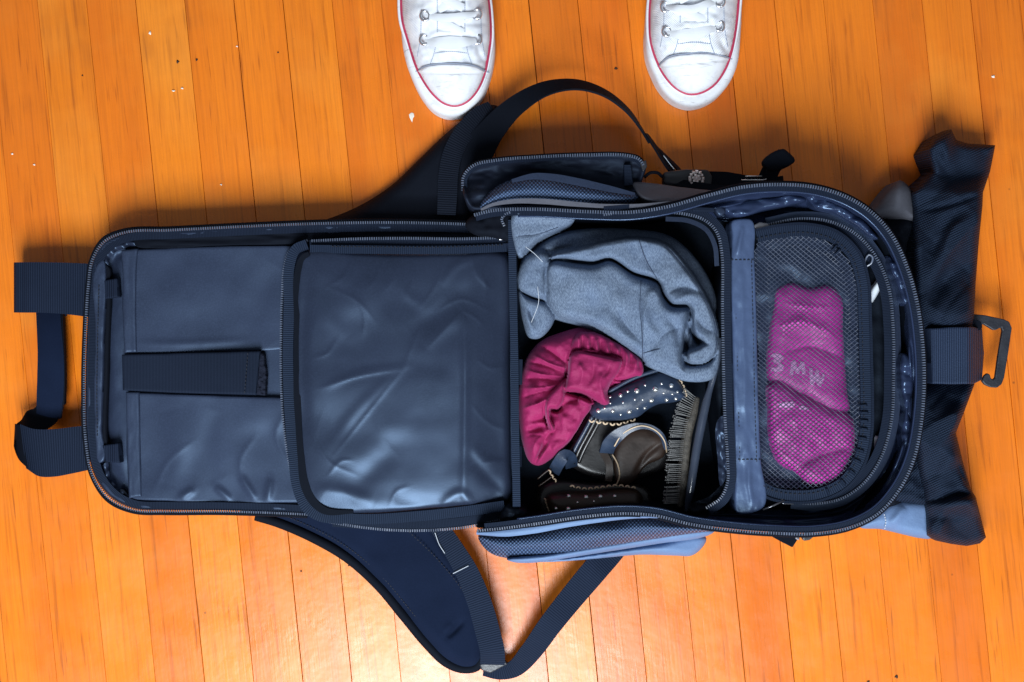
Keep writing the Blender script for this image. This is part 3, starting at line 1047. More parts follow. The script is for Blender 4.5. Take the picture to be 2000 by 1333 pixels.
# bottom side
band('binding', [(650, 1012, .066), (730, 1014, .067), (820, 1008, .068), (900, 1000, .069), (985, 988, .071)], 20, M_BIND, lid, 0.0025)
band('zipper_tape', [(650, 1020, .058), (730, 1026, .059), (820, 1026, .060), (900, 1020, .062), (985, 1006, .066)], 18, M_TAPE, lid, 0.001)
teeth([(640, 1019, .058), (700, 1029, .058), (760, 1035, .059), (830, 1036, .060), (900, 1031, .062), (950, 1022, .064), (985, 1014, .066)], M_TEETH, lid, size=(0.0019, 0.0008, 0.0009))
prism('zipper_slider', [(978, 1008), (990, 1004), (996, 1012), (990, 1022), (980, 1020)], .066, .071, M_SLIDE, lid, 0.001)
prism('zipper_slider', [(972, 458), (996, 456), (998, 468), (974, 470)], .071, .076, M_SLIDE, lid, 0.001)
# hinge tape where the flap joins the body
band('hinge_tape', [(1000, 430, .088), (1001, 520, .086), (1003, 620, .085), (1005, 720, .085), (1006, 820, .085), (1008, 920, .086), (1009, 990, .088)], 15, M_BIND, bag, 0.004)
prism('pull_tab', [(1010, 702), (1021, 702), (1020, 752), (1010, 752)], .078, .081, M_TAPE, bag, 0.0006)
prism('pull_tab', [(1011, 870), (1019, 872), (1019, 912), (1012, 914)], .074, .077, M_TAPE, bag, 0.0006)

# ---- body
RIM = [(928, 420, .094), (960, 412, .098), (1040, 409, .108), (1150, 414, .118), (1230, 415, .124), (1300, 405, .128), (1380, 383, .130), (1450, 366, .130), (1520, 361, .130), (1590, 366, .130), (1650, 384, .130), (1700, 414, .130), (1740, 458, .130),
       (1770, 520, .130), (1790, 590, .130), (1800, 660, .130), (1804, 740, .130), (1799, 820, .130), (1785, 892, .130), (1758, 952, .130), (1715, 1002, .130), (1660, 1030, .130), (1590, 1042, .130), (1510, 1041, .130),
       (1430, 1035, .128), (1350, 1024, .126), (1280, 1007, .122), (1220, 1003, .118), (1140, 1009, .110), (1040, 1024, .100), (960, 1034, .094), (934, 1036, .092)]
rim_px = cr(RIM, False, 5)
rim_w = np.array([W(*p) for p in rim_px])
rc = np.array([W(1400, 705, .13)])[0]


def off_path(px, d):
    T = np.gradient(px[:, :2], axis=0)
    T /= np.maximum(np.linalg.norm(T, axis=1, keepdims=True), 1e-9)
    nrm = np.stack([-T[:, 1], T[:, 0]], 1)     # to the right of travel in y-down pixels = inside
    q = px.copy()
    q[:, :2] += nrm * d
    return q


rows = []
for t in np.linspace(0, 1, 9):
    q = off_path(rim_px, -6 - 0 * t)
    z = q[:, 2] * (1 - t) + 0.004 * t
    b = np.array([W(x, y, zz) for (x, y, zz) in q])
    base = np.array([W(x, y, zt) for (x, y, zt) in off_path(rim_px, 4)])
    p = base.copy()
    p[:, 2] = z
    out = p[:, :2] - rc[:2]
    out /= np.linalg.norm(out, axis=1, keepdims=True)
    p[:, :2] += out * (0.006 * math.sin(math.pi * t) - 0.003 * t)
    rows.append(p)
shell = loft('body_shell', rows, M_GREY, bag)
shell['label'] = 'slate grey side walls of the main compartment'
rows = []
for t in np.linspace(0, 1, 8):
    q = off_path(rim_px, 5 + 5 * t)
    p = np.array([W(x, y, zt) for (x, y, zt) in q])
    p[:, 2] = p[:, 2] * (1 - t) + 0.012 * t
    rows.append(p)
lin = loft('inner_lining', rows, M_DARK, shell)
fp = rows[-1]
me = bpy.data.meshes.new('back_lining')
me.from_pydata([tuple(p) for p in fp], [], [tuple(range(len(fp)))])
link('back_lining', me, M_DARK, shell, smooth=False)
# left end wall below the hinge
rows = []
e0, e1 = W(1004, 425, .088), W(1009, 1010, .088)
for t in np.linspace(0, 1, 5):
    rows.append([(e0[0] * (1 - s) + e1[0] * s + 0.004 * math.sin(s * 9), e0[1] * (1 - s) + e1[1] * s, 0.086 * (1 - t) + 0.006 * t) for s in np.linspace(0, 1, 14)])
loft('end_wall', rows, M_DARK, shell)

teeth([tuple(p) for p in RIM], M_TEETH, shell, pitch=0.0027, size=(0.0019, 0.00085, 0.0010), lift=0.0014)
tp = off_path(rim_px, 7)
band('zipper_tape', [tuple(p) for p in tp[::4]], 11, M_TAPE, shell, 0.0012)
tube('piping', np.array([W(*p) for p in off_path(rim_px, -4.5)]) - [0, 0, 0.003], 0.0022, M_EDGE, shell)
tube('piping', np.array([W(*p) for p in off_path(rim_px[(rim_px[:, 0] > 1010)], 13.5)]) - [0, 0, 0.001], 0.0012, M_GLOSS, shell)

# wrinkled glossy lining between the outer zipper and the organiser
ORG = [(1400, 432), (1470, 436), (1500, 434), (1560, 426), (1620, 430), (1675, 455), (1715, 500), (1738, 560), (1748, 640), (1750, 730), (1746, 820), (1728, 890), (1695, 945), (1648, 980), (1590, 994), (1520, 996), (1470, 994), (1400, 1000)]
org_px = resample(cr(ORG, False, 4), 4.0)
n = 320
i0 = int(np.argmin(np.hypot(rim_px[:, 0] - 1360, rim_px[:, 1] - 388)))
i1 = int(np.argmin(np.hypot(rim_px[:, 0] - 1370, rim_px[:, 1] - 1028)))
A = resample(off_path(rim_px, 15)[i0:i1], 1.0)
A = A[np.linspace(0, len(A) - 1, n).astype(int)]
B = org_px[np.linspace(0, len(org_px) - 1, n).astype(int)]
rs = np.random.RandomState(4)
rows = []
NR = 18
for r in range(NR):
    t = r / (NR - 1)
    q = A[:, :2] * (1 - t) + B * t
    s = np.arange(n)
    fold = noise(s / 26.0, np.full(n, t * 5.0), 61) + 0.5 * noise(s / 11.0, np.full(n, t * 4.0 + 9), 62)
    fold2 = noise(s / 34.0, np.full(n, t * 3.0), 63)
    env = math.sin(math.pi * t) ** 0.8
    z = 0.126 * (1 - t) + 0.090 * t - 0.026 * env + env * (0.009 * fold + 0.012 * fold2)
    z += 0.020 * math.exp(-((t - 0.30) / 0.10) ** 2) * np.clip(noise(s / 13.0, np.full(n, 2.0), 66) + 0.35, 0, 1)
    tang = np.gradient(q, axis=0)
    tang /= np.maximum(np.linalg.norm(tang, axis=1, keepdims=True), 1e-6)
    q = q + tang * (env * 3 * fold)[:, None]
    rows.append(Wn(q, z))
loft('gusset_lining', rows, M_GLOSS, shell)
# a few stray lining folds hanging over the top of the rim
for pts in ([(1395, 405), (1450, 392), (1520, 385), (1560, 378), (1575, 392), (1540, 402), (1490, 412), (1440, 425), (1410, 416)],
            [(1570, 380), (1620, 392), (1660, 412), (1695, 440), (1715, 468), (1700, 462), (1670, 440), (1630, 418), (1590, 404)],
            [(1735, 500), (1755, 520), (1770, 560), (1775, 600), (1764, 592), (1752, 560), (1740, 530)],
            [(1764, 690), (1782, 700), (1784, 760), (1776, 800), (1782, 850), (1768, 880), (1760, 850), (1766, 800), (1758, 750)]):
    pc = np.mean(pts, axis=0)
    sheet('lining_fold', pts, lambda P, D: 0.106 + 0.009 * rnd(D / 12) + fbm(P, 30, 14, 71, 2) * 0.003, M_GLOSS, shell, g=2.5, skirt=0.09)

# ---- organiser with divider band and netting pocket
ORGP = [(1418, 470), (1430, 440), (1470, 438), (1560, 430), (1620, 434), (1672, 458), (1711, 502), (1734, 560), (1744, 640), (1746, 730), (1742, 820), (1725, 888), (1692, 942), (1646, 976), (1590, 990), (1520, 992), (1440, 992), (1424, 960)]
org = sheet('organiser', ORGP, lambda P, D: 0.080 + fbm(P, 40, 40, 81, 2) * 0.002, M_DARK, bag, g=5, skirt=0.013, edge=(8, 0.006))
org['label'] = 'organiser panel inside the main compartment'
# zipper of the organiser
OZ = [(1497, 440, .101), (1560, 428, .101), (1620, 433, .101), (1672, 458, .101), (1711, 503, .101), (1735, 560, .101), (1744, 640, .101), (1745, 730, .101), (1741, 820, .101), (1722, 890, .101), (1690, 940, .101), (1645, 973, .101), (1590, 984, .101), (1545, 980, .101)]
teeth(OZ, M_TEETH, org, size=(0.0017, 0.0008, 0.0009))
oz = off_path(np.array(OZ, float), 10)
band('zipper_tape', [tuple(p[:2]) + (.099,) for p in oz], 17, M_TAPE, org, 0.0012)
oz2 = off_path(np.array(OZ, float), -8)
band('lining_strip', [tuple(p[:2]) + (.095,) for p in oz2], 12, M_SHINY, org, 0.001)
# inner bound frame around the netting
FR = [(1478, 462, .104), (1520, 453, .105), (1575, 450, .105), (1630, 464, .105), (1668, 500, .105), (1684, 550, .105), (1688, 620, .105), (1690, 700, .105), (1692, 780, .105), (1690, 850, .105), (1676, 905, .105), (1645, 945, .105), (1600, 966, .105), (1550, 970, .105), (1510, 964, .104), (1482, 950, .104)]
pocket = band('netting_pocket', FR, 24, M_BIND, bag, 0.003)
pocket['label'] = 'net pocket with grosgrain border inside the bag'
band('piping', [tuple(p[:2]) + (.1065,) for p in off_path(np.array(FR, float), -12)], 5, M_TAPE, pocket, 0.002)
stitches([tuple(p[:2]) + (.107,) for p in off_path(np.array(FR, float), 5)], M_THREAD, pocket, pitch=0.005)
# puckers in the border on the right and lower right
fr = []
for (x, y, a) in [(1690, 792, 5), (1692, 806, 0), (1692, 822, -5), (1691, 838, -8), (1689, 856, -8), (1684, 880, -18), (1678, 900, -25), (1668, 922, -38), (1650, 942, -50), (1620, 960, -66), (1634, 484, 50), (1640, 492, 48)]:
    c, s_ = math.cos(R(a)), math.sin(R(a))
    k = S * 0.92
    fr.append((np.array(W(x - 4, y, .1075)), np.array([c * 10 * k, s_ * 10 * k, 0]), np.array([-s_ * 2.6 * k, c * 2.6 * k, 0]), np.array([0, 0, 0.0018])))
boxes('border_pucker', fr, M_BIND, pocket, bev=0.5)

sheet('pocket_back', [(1484, 474), (1580, 462), (1640, 490), (1668, 540), (1676, 700), (1676, 860), (1640, 930), (1560, 954), (1490, 938), (1482, 700)], lambda P, D: 0.0865 + fbm(P, 40, 40, 89, 2) * 0.003, M_SLIP, pocket, g=4)
POUCH = [(1518, 560), (1545, 553), (1580, 562), (1620, 558), (1642, 578), (1646, 640), (1650, 700), (1655, 770), (1668, 830), (1670, 870), (1656, 905), (1640, 935), (1605, 950), (1575, 945), (1555, 925), (1518, 905), (1503, 870), (1500, 790), (1498, 700), (1504, 640), (1512, 600)]
pch = root('pouch', W(1580, 750, .082), 'magenta fabric pouch with white print behind the black netting', 'pouch')


P_UP = thin_out(cr([(1514, 566), (1545, 552), (1580, 562), (1620, 556), (1644, 578), (1648, 640), (1652, 720), (1660, 800), (1640, 812), (1580, 780), (1530, 760), (1498, 740), (1500, 660), (1508, 600)], True, 8))
P_LO = thin_out(cr([(1498, 752), (1520, 742), (1560, 766), (1620, 796), (1662, 812), (1672, 870), (1656, 908), (1640, 936), (1604, 951), (1574, 945), (1552, 925), (1518, 904), (1502, 868), (1497, 800)], True, 8))


def z_pouch(P, D):
    a, b = sd(P, P_UP), sd(P, P_LO)
    za_ = 0.087 + 0.012 * rnd(a / 34) + sharp(P, [(1506, 640), (1570, 630), (1645, 668)], 14, 0.005) - sharp(P, [(1530, 690), (1580, 676), (1648, 700)], 9, 0.005) + sharp(P, [(1520, 590), (1580, 600), (1640, 600)], 10, 0.003)
    zb_ = 0.090 + 0.015 * rnd(b / 26) - sharp(P, [(1545, 920), (1600, 890), (1668, 872)], 8, 0.006) + sharp(P, [(1540, 800), (1560, 850), (1545, 890)], 16, 0.003)
    z = np.maximum(np.where(a > -1, za_, 0.087), np.where(b > -1, zb_, 0.087))
    return z + fbm(P, 30, 30, 91, 2) * 0.0012


sheet('pouch_body', POUCH, z_pouch, M_PURP, pch, g=3, skirt=0.082, edge=(8, 0.004))
for q in ([(1503, 696), (1512, 690), (1526, 693), (1531, 701), (1522, 707), (1531, 714), (1529, 724), (1516, 728), (1505, 724), (1507, 718), (1519, 719), (1520, 711), (1510, 709), (1511, 703), (1519, 701), (1510, 698)],
          [(1546, 706), (1554, 705), (1558, 722), (1564, 706), (1571, 708), (1574, 732), (1567, 732), (1565, 718), (1560, 731), (1554, 730), (1551, 716), (1549, 734), (1542, 732)],
          [(1580, 718), (1587, 719), (1588, 738), (1594, 724), (1599, 725), (1602, 742), (1608, 730), (1612, 733), (1603, 756), (1597, 754), (1594, 742), (1588, 754), (1582, 751)],
          [(1520, 788), (1548, 785), (1552, 790), (1551, 796), (1522, 796)], [(1560, 792), (1580, 796), (1580, 802), (1562, 800)]):
    sheet('print', q, lambda P, D: z_pouch(P, 40 + 0 * D) + 0.0006, M_PRINT, pch, g=1.5, smooth_outline=False)

# netting: a real net draped over the pouch
net_poly = cr([(1482, 474), (1530, 464), (1580, 463), (1628, 478), (1660, 512), (1673, 560), (1677, 640), (1680, 740), (1680, 830), (1668, 895), (1640, 935), (1598, 955), (1550, 958), (1510, 952), (1484, 940), (1480, 800), (1478, 600)], True, 6)
pouch_poly = cr(POUCH, True, 8)


def z_net(P):
    d = sd(P, pouch_poly)
    e = np.clip(sd(P, net_poly) / 26, 0, 1)
    return np.maximum(np.where(d > -6, z_pouch(P, np.maximum(d, 0)) + 0.0018, 0.0), 0.1035 * (1 - sm(e)) + sm(e) * (0.0975 + 0.0055 * sm((d + 25) / 50) + z_pouch(P, np.maximum(d, 0)) * 0.35 - 0.0345 + fbm(P, 50, 50, 95, 2) * 0.0008))


cell = 10.8
tv, te = [], []
idx = {}


def nv(i, j):
    if (i, j) not in idx:
        px = 1460 + i * cell * 0.5 + 1.5 * math.sin(j * 0.21)
        py = 445 + j * cell * 0.42 + 2.0 * math.sin(i * 0.13)
        idx[(i, j)] = len(tv)
        tv.append((px, py))
    return idx[(i, j)]


for i in range(0, 44):
    for j in range(0, 118):
        if (i + j) % 2 == 0:
            for dj in (1, -1):
                te.append((nv(i, j), nv(i + 1, j + dj)))
P = np.array(tv)
dn = sd(P, net_poly)
zz = z_net(P)
Wv = Wn(P, zz)
V, F = [], []
hw = 0.00042
for a, b in te:
    if dn[a] < -3 or dn[b] < -3:
        continue
    p, q = Wv[a], Wv[b]
    t = q - p
    t /= np.linalg.norm(t)
    s_ = np.cross(t, [0, 0, 1.0])
    s_ /= np.linalg.norm(s_)
    u = np.cross(s_, t)
    k = len(V)
    for c in (p - t * hw * .5, q + t * hw * .5):
        V += [tuple(c - s_ * hw), tuple(c + u * hw), tuple(c + s_ * hw), tuple(c - u * hw * 0.6)]
    for m_ in range(4):
        F.append((k + m_, k + (m_ + 1) % 4, k + 4 + (m_ + 1) % 4, k + 4 + m_))
me = bpy.data.meshes.new('netting')
me.from_pydata(V, [], F)
me.update()
link('netting', me, M_NET, pocket, kind='stuff')

# divider band between the compartments
div = sheet('divider_band', [(1430, 432), (1448, 428), (1468, 430), (1473, 500), (1478, 640), (1481, 780), (1486, 900), (1492, 990), (1440, 1002), (1436, 940), (1434, 800), (1430, 640), (1428, 520), (1430, 460)],
            lambda P, D: 0.1075 + 0.0008 * rnd(D / 14) + ridge(P, [(1448, 520), (1453, 700), (1458, 880)], 5, 0.0012) + fbm(P, 14, 34, 97, 2) * 0.0008
            + ridge(P, [(1452, 440), (1446, 470), (1440, 500)], 5, 0.003) + ridge(P, [(1462, 900), (1464, 950), (1470, 990)], 5, 0.0025), M_DIV, bag, g=2.5, skirt=0.075, edge=(2.5, 0.0012))
div['label'] = 'shiny padded band dividing the two compartments'
stitches([(1434, 512, .1075), (1438, 640, .1075), (1442, 780, .1075), (1445, 900, .1075)], M_THREAD, div, pitch=0.0046)
stitches([(1468, 512, .1085), (1471, 640, .1085), (1474, 780, .1085), (1478, 900, .1085)], M_THREAD, div, pitch=0.0046)
stitches([(1430, 508, .109), (1470, 508, .109)], M_THREAD, div, pitch=0.004)
stitches([(1444, 898, .109), (1484, 898, .109)], M_THREAD, div, pitch=0.004)
CZ = [(1180, 420, .120), (1260, 414, .122), (1330, 417, .120), (1376, 430, .118), (1400, 454, .116), (1409, 490, .114), (1411, 600, .112), (1413, 720, .112), (1416, 820, .112), (1421, 900, .112), (1421, 940, .112), (1408, 972, .111), (1380, 992, .109)]
cz = teeth(CZ, M_TEETH, div, size=(0.0017, 0.0008, 0.0009))
c2 = off_path(np.array(CZ, float), -9)
band('zipper_tape', [tuple(p) for p in c2], 14, M_TAPE, div, 0.0012)
band('lining_strip', [(1300, 428, .106), (1345, 432, .104), (1380, 450, .102), (1396, 480, .10), (1400, 520, .098)], 9, M_SHINY, div, 0.001)
sheet('lining_strip', [(1402, 820), (1412, 812), (1416, 880), (1419, 930), (1408, 950), (1402, 900)], lambda P, D: 0.103 + fbm(P, 10, 20, 98, 2) * 0.003, M_SHINY, div, g=2.5)
sheet('lining_strip', [(1345, 990), (1385, 970), (1416, 945), (1425, 970), (1400, 1000), (1360, 1012)], lambda P, D: 0.094 + fbm(P, 16, 12, 99, 2) * 0.004, M_DARK, div, g=3)
# sliders and cord loop
prism('zipper_slider', [(1472, 440), (1484, 434), (1500, 436), (1504, 445), (1490, 451), (1476, 450)], .101, .105, M_SLIDE, org, 0.001)
prism('zipper_slider', [(1522, 976), (1540, 970), (1556, 976), (1552, 986), (1530, 986)], .101, .106, M_SLIDE, org, 0.001)
tube('zipper_pull', np.array([W(1532, 978, .107), W(1510, 988, .108), W(1490, 996, .107)]), 0.0011, M_SLIDE, org, 6)
tube('cord_loop', world_path([(1686, 520, .100), (1697, 498, .104), (1704, 502, .105), (1702, 514, .104), (1690, 522, .101)]), 0.0012, M_TEETH, org, 6)
prism('pull_tab', [(1352, 404), (1396, 406), (1396, 414), (1352, 413)], .118, .122, M_TAPE, shell, 0.0008)
sheet('pull_tab', [(1396, 405), (1412, 404), (1418, 414), (1406, 424), (1396, 414)], lambda P, D: 0.118 + 0.004 * rnd(D / 6), M_SHINY, shell, g=2, skirt=.11)

# white plastic things tucked behind the net pocket
t = root('toothbrush_case', W(1706, 568, .082), 'pale plastic tip poking out between net pocket border and zipper, upper one', 'toiletry')
sheet('case_body', [(1694, 592), (1696, 574), (1712, 550), (1722, 536), (1724, 552), (1714, 576), (1700, 594)], lambda P, D: 0.088 + 0.007 * rnd(D / 7), M_WPLAST, t, g=2, skirt=0.082)
t = root('toothbrush_case', W(1713, 868, .082), 'pale plastic tip beside lower right corner of the net pocket', 'toiletry')
sheet('case_body', [(1712, 884), (1711, 862), (1713, 852), (1724, 856), (1726, 862), (1718, 876)], lambda P, D: 0.088 + 0.006 * rnd(D / 6), M_WPLAST, t, g=2, skirt=0.082)

# ---- upper side pocket (towards the sneakers)
SP = [(903, 372), (906, 344), (925, 322), (965, 312), (1050, 305), (1150, 301), (1225, 302), (1250, 308), (1262, 322), (1256, 348), (1246, 372), (1200, 392), (1080, 402), (960, 410), (920, 408)]


def z_sp(P, D):
    x, y = P[..., 0], P[..., 1]
    z = 0.080 + 0.006 * np.exp(-((D - 3) / 6.0) ** 2) + 0.012 * sm((y - 330) / 70) + fbm(P, 60, 24, 101, 3) * 0.004
    z = z - 0.006 * np.exp(-((y - 345 - (x - 1080) * 0.03) / 16) ** 2)
    return z + ridge(P, [(940, 390), (950, 350), (985, 330)], 14, 0.005) + ridge(P, [(1190, 350), (1200, 330), (1230, 325)], 14, 0.004)


spk = sheet('side_pocket', SP, z_sp, M_SPK, bag, g=3, skirt=0.006, edge=(4, 0.005))
spk['label'] = 'unzipped side pocket on the sneaker side'
SPZ = [(904, 372, .086), (905, 346, .087), (924, 324, .088), (965, 314, .088), (1050, 307, .088), (1150, 303, .088), (1224, 304, .088), (1248, 311, .088), (1256, 322, .088)]
teeth(SPZ, M_TEETH, spk, size=(0.0017, 0.0008, 0.0009))
band('zipper_tape', [tuple(p[:2]) + (.0855,) for p in off_path(np.array(SPZ, float), 5)], 8, M_TAPE, spk, 0.001)
tube('piping', np.array([W(p[0], p[1], .084) for p in off_path(cr(SPZ, False, 5), -3)]), 0.0014, M_EDGE, spk)
prism('zipper_slider', [(1250, 318), (1262, 312), (1264, 326), (1256, 336)], .084, .089, M_PLAST, spk, 0.001)
sheet('loop_tab', [(1219, 322), (1232, 322), (1236, 360), (1220, 362)], lambda P, D: 0.0885 + 0 * D, M_TAPE, spk, g=2.5, skirt=0.075, smooth_outline=False)
MSH = [(936, 408), (948, 384), (978, 360), (1020, 346), (1060, 342), (1110, 350), (1170, 362), (1225, 374), (1252, 384), (1240, 396), (1150, 402), (1040, 396), (985, 396), (950, 404)]
mp_ = sheet('stretch_pocket', MSH, lambda P, D: 0.088 + 0.022 * rnd(D / 30) + 0.006 * sm((P[..., 1] - 350) / 50), M_MESHF, bag, g=3, skirt=0.06)
band('hem', [(1000, 354, .106), (1040, 345, .108), (1080, 347, .109), (1130, 356, .110), (1180, 367, .110), (1240, 380, .110)], [6, 12, 14, 14, 12, 5], M_SLIP, mp_, 0.002, roll=12)
band('hem', [(940, 410, .105), (960, 401, .110), (1000, 394, .114), (1060, 394, .116), (1120, 399, .117), (1180, 403, .119), (1250, 402, .122), (1320, 394, .124)], [4, 8, 10, 10, 8, 8, 6, 3], M_GREY, mp_, 0.002)
sheet('side_panel', [(1236, 358), (1270, 358), (1330, 366), (1400, 372), (1450, 366), (1400, 380), (1330, 398), (1280, 396), (1254, 386), (1244, 374)], lambda P, D: 0.088 + 0.030 * sm((P[..., 1] - 352) / 45), M_GREY, bag, g=3, skirt=0.03, edge=(4, 0.003))
# corner gusset left of the compartment
sheet('corner_gusset', [(908, 440), (918, 424), (950, 414), (990, 412), (1002, 424), (998, 470), (960, 462), (925, 456)], lambda P, D: 0.082 + 0.008 * rnd(D / 14) + fbm(P, 26, 26, 111, 2) * 0.003, M_EDGE, bag, g=2.5, skirt=0.03)
sheet('corner_gusset', [(996, 985), (1008, 990), (1030, 1000), (1020, 1022), (985, 1028), (975, 1012)], lambda P, D: 0.078 + 0.008 * rnd(D / 10) + fbm(P, 14, 14, 113, 3) * 0.004, M_DARK, bag, g=2.5, skirt=0.03)
teeth([(984, 440, .092), (980, 428, .096), (986, 420, .1), (996, 415, .103)], M_TEETH, shell)

# ---- lower side of the body
low = sheet('side_panel', [(934, 1048), (1000, 1044), (1080, 1030), (1160, 1016), (1240, 1006), (1300, 1012), (1350, 1024), (1398, 1034), (1340, 1044), (1220, 1062), (1100, 1084), (1010, 1092), (964, 1084), (942, 1066)],
            lambda P, D: 0.052 + 0.030 * rnd(D / 40) + 0.028 * sm((P[..., 0] - 940) / 400) - 0.010 * sm((P[..., 1] - 1040) / 50) + fbm(P, 70, 30, 121, 2) * 0.0025, M_MESHF, bag, g=3, skirt=0.01)
low['label'] = 'diamond textured lower side panel'
band('padded_rim', [(932, 1040, .086), (980, 1040, .090), (1040, 1033, .094), (1110, 1021, .100), (1180, 1012, .107), (1240, 1008, .113), (1285, 1010, .118)], [8, 17, 18, 16, 14, 10, 4], M_BLUE, low, 0.006, crown=0.002)
sheet('padded_edge', [(990, 1094), (1080, 1080), (1180, 1062), (1290, 1042), (1350, 1032), (1396, 1038), (1384, 1046), (1290, 1062), (1200, 1076), (1110, 1090), (1050, 1099), (1005, 1099)],
      lambda P, D: 0.060 + 0.012 * rnd(D / 10), M_BLUE, low, g=3, skirt=0.02)
sheet('bottle_pocket', [(1020, 1098), (1110, 1090), (1200, 1075), (1290, 1060), (1374, 1046), (1380, 1052), (1370, 1072), (1350, 1086), (1325, 1086), (1250, 1084), (1160, 1092), (1080, 1098)],
      lambda P, D: 0.045 + 0.014 * rnd(D / 14) - 0.010 * sm((P[..., 0] - 1300) / 80), M_BLUE, low, g=3, skirt=0.004)

# ---- roll-top end on the right
ROLL = [(1812, 292), (1822, 268), (1842, 256), (1858, 253), (1868, 274), (1892, 281), (1944, 284), (1934, 335), (1920, 376), (1919, 402), (1912, 470), (1906, 550), (1902, 625), (1910, 690), (1903, 752), (1882, 808), (1867, 846),
        (1880, 900), (1896, 955), (1906, 972), (1918, 1020), (1926, 1050), (1914, 1062), (1888, 1067), (1858, 1063), (1826, 1056), (1810, 1046), (1806, 990), (1790, 900), (1784, 820), (1786, 740), (1784, 660), (1786, 560), (1784, 470), (1780, 410), (1780, 378), (1800, 352), (1820, 334)]


def z_roll(P, D):
    x, y = P[..., 0], P[..., 1]
    z = 0.040 + 0.024 * rnd(D / 16) + fbm(P, 60, 70, 131, 2) * 0.005
    z = z + 0.022 * np.abs(np.mod((x * 0.55 + y) / 92.0 + 0.15 * noise(x / 60, y / 60, 133), 2.0) - 1.0) + 0.014 * np.abs(np.mod((x * -0.9 + y) / 130.0, 2.0) - 1.0)
    tabs = np.maximum(sm((380 - y) / 40), sm((y - 985) / 30))
    z = z - 0.022 * tabs
    z = z + ridge(P, [(1812, 560), (1845, 490), (1880, 430)], 16, 0.010) - ridge(P, [(1815, 500), (1850, 440), (1890, 405)], 14, 0.010)
    z = z + ridge(P, [(1830, 620), (1860, 590), (1895, 560)], 18, 0.007) - ridge(P, [(1815, 600), (1835, 560), (1850, 545)], 12, 0.007)
    z = z + ridge(P, [(1812, 870), (1840, 830), (1880, 790)], 16, 0.008) - ridge(P, [(1830, 830), (1850, 800), (1862, 770)], 14, 0.010)
    z = z + ridge(P, [(1820, 960), (1850, 910), (1872, 880)], 16, 0.008) - ridge(P, [(1840, 970), (1870, 965), (1900, 968)], 7, 0.010)
    z = z - ridge(P, [(1860, 930), (1875, 955), (1885, 940)], 14, 0.006) + ridge(P, [(1830, 1000), (1838, 1025), (1835, 1050)], 12, 0.006)
    z = z - ridge(P, [(1845, 1010), (1870, 1000), (1895, 990)], 12, 0.009) - ridge(P, [(1800, 412), (1850, 402), (1915, 380)], 6, 0.007)
    z = z + ridge(P, [(1840, 265), (1850, 300), (1830, 340)], 14, 0.010) - ridge(P, [(1825, 300), (1840, 320), (1850, 350)], 12, 0.008)
    z = z + sharp(P, [(1806, 600), (1840, 520), (1896, 440)], 16, 0.008) - sharp(P, [(1830, 640), (1850, 600), (1900, 545)], 12, 0.007)
    z = z - sharp(P, [(1812, 800), (1840, 770), (1850, 755)], 12, 0.010) + sharp(P, [(1808, 900), (1836, 850), (1872, 815)], 12, 0.008) - sharp(P, [(1870, 900), (1880, 930), (1898, 960)], 9, 0.010)
    z = z - sharp(P, [(1806, 980), (1840, 974), (1906, 962)], 6, 0.010) + sharp(P, [(1828, 1050), (1850, 1015), (1900, 990)], 10, 0.006)
    z = z - 0.030 * np.exp(-((y - 695) / 62.0) ** 4)
    return np.clip(z, 0.006, 0.095)


roll = sheet('roll_top', ROLL, z_roll, M_TWILL, bag, g=3, skirt=0.003, edge=(4, 0.004), rot=R(20), smooth_outline=False)
roll['label'] = 'black twill roll top end with flared corners'
sheet('corner_panel', [(1694, 424), (1716, 396), (1740, 366), (1757, 352), (1776, 366), (1786, 400), (1794, 434), (1762, 428), (1730, 426)],
      lambda P, D: 0.040 + 0.014 * rnd(D / 22) + ridge(P, [(1752, 360), (1756, 390), (1745, 420)], 14, 0.006), M_GREY, roll, g=3, skirt=0.004)
sheet('under_fabric', [(1690, 440), (1760, 425), (1795, 430), (1806, 480), (1808, 560), (1806, 700), (1808, 800), (1804, 900), (1790, 980), (1700, 990), (1690, 900), (1690, 600)],
      lambda P, D: 0.030 + 0.012 * rnd(D / 20) + fbm(P, 30, 40, 141, 3) * 0.005, M_EDGE, roll, g=4, skirt=0.004)
sheet('corner_panel', [(1680, 1030), (1712, 1000), (1748, 978), (1790, 978), (1818, 984), (1824, 1030), (1818, 1052), (1800, 1052), (1762, 1044), (1720, 1034)],
      lambda P, D: 0.030 + 0.014 * rnd(D / 20) + ridge(P, [(1768, 990), (1752, 1012), (1738, 1025)], 10, 0.006), M_BLUE, roll, g=3, skirt=0.004)
sheet('twill_gusset', [(1740, 972), (1766, 935), (1790, 890), (1808, 880), (1820, 930), (1820, 984), (1780, 984)], lambda P, D: 0.042 + 0.014 * rnd(D / 18) + fbm(P, 24, 24, 143, 2) * 0.003, M_TWILL, roll, g=3, skirt=0.004)
stitches([(1727, 1006, .049), (1730, 1020, .047), (1728, 1032, .045)], M_LTHREAD, roll, pitch=0.0036, ln=0.001)
sheet('closure_strap', [(1818, 642), (1860, 639), (1900, 639), (1918, 643), (1922, 690), (1918, 742), (1902, 750), (1860, 751), (1820, 750)],
      lambda P, D: 0.090 - 0.050 * sm((P[..., 0] - 1880) / 46) ** 2, M_WEB, roll, g=2.5, skirt=0.03, smooth_outline=False, edge=(2, 0.001))
sheet('shadow_fold', [(1800, 622), (1850, 630), (1915, 628), (1918, 642), (1860, 645), (1805, 645)], lambda P, D: 0.062 + 0 * D, M_EDGE, roll, g=3, skirt=0.03)
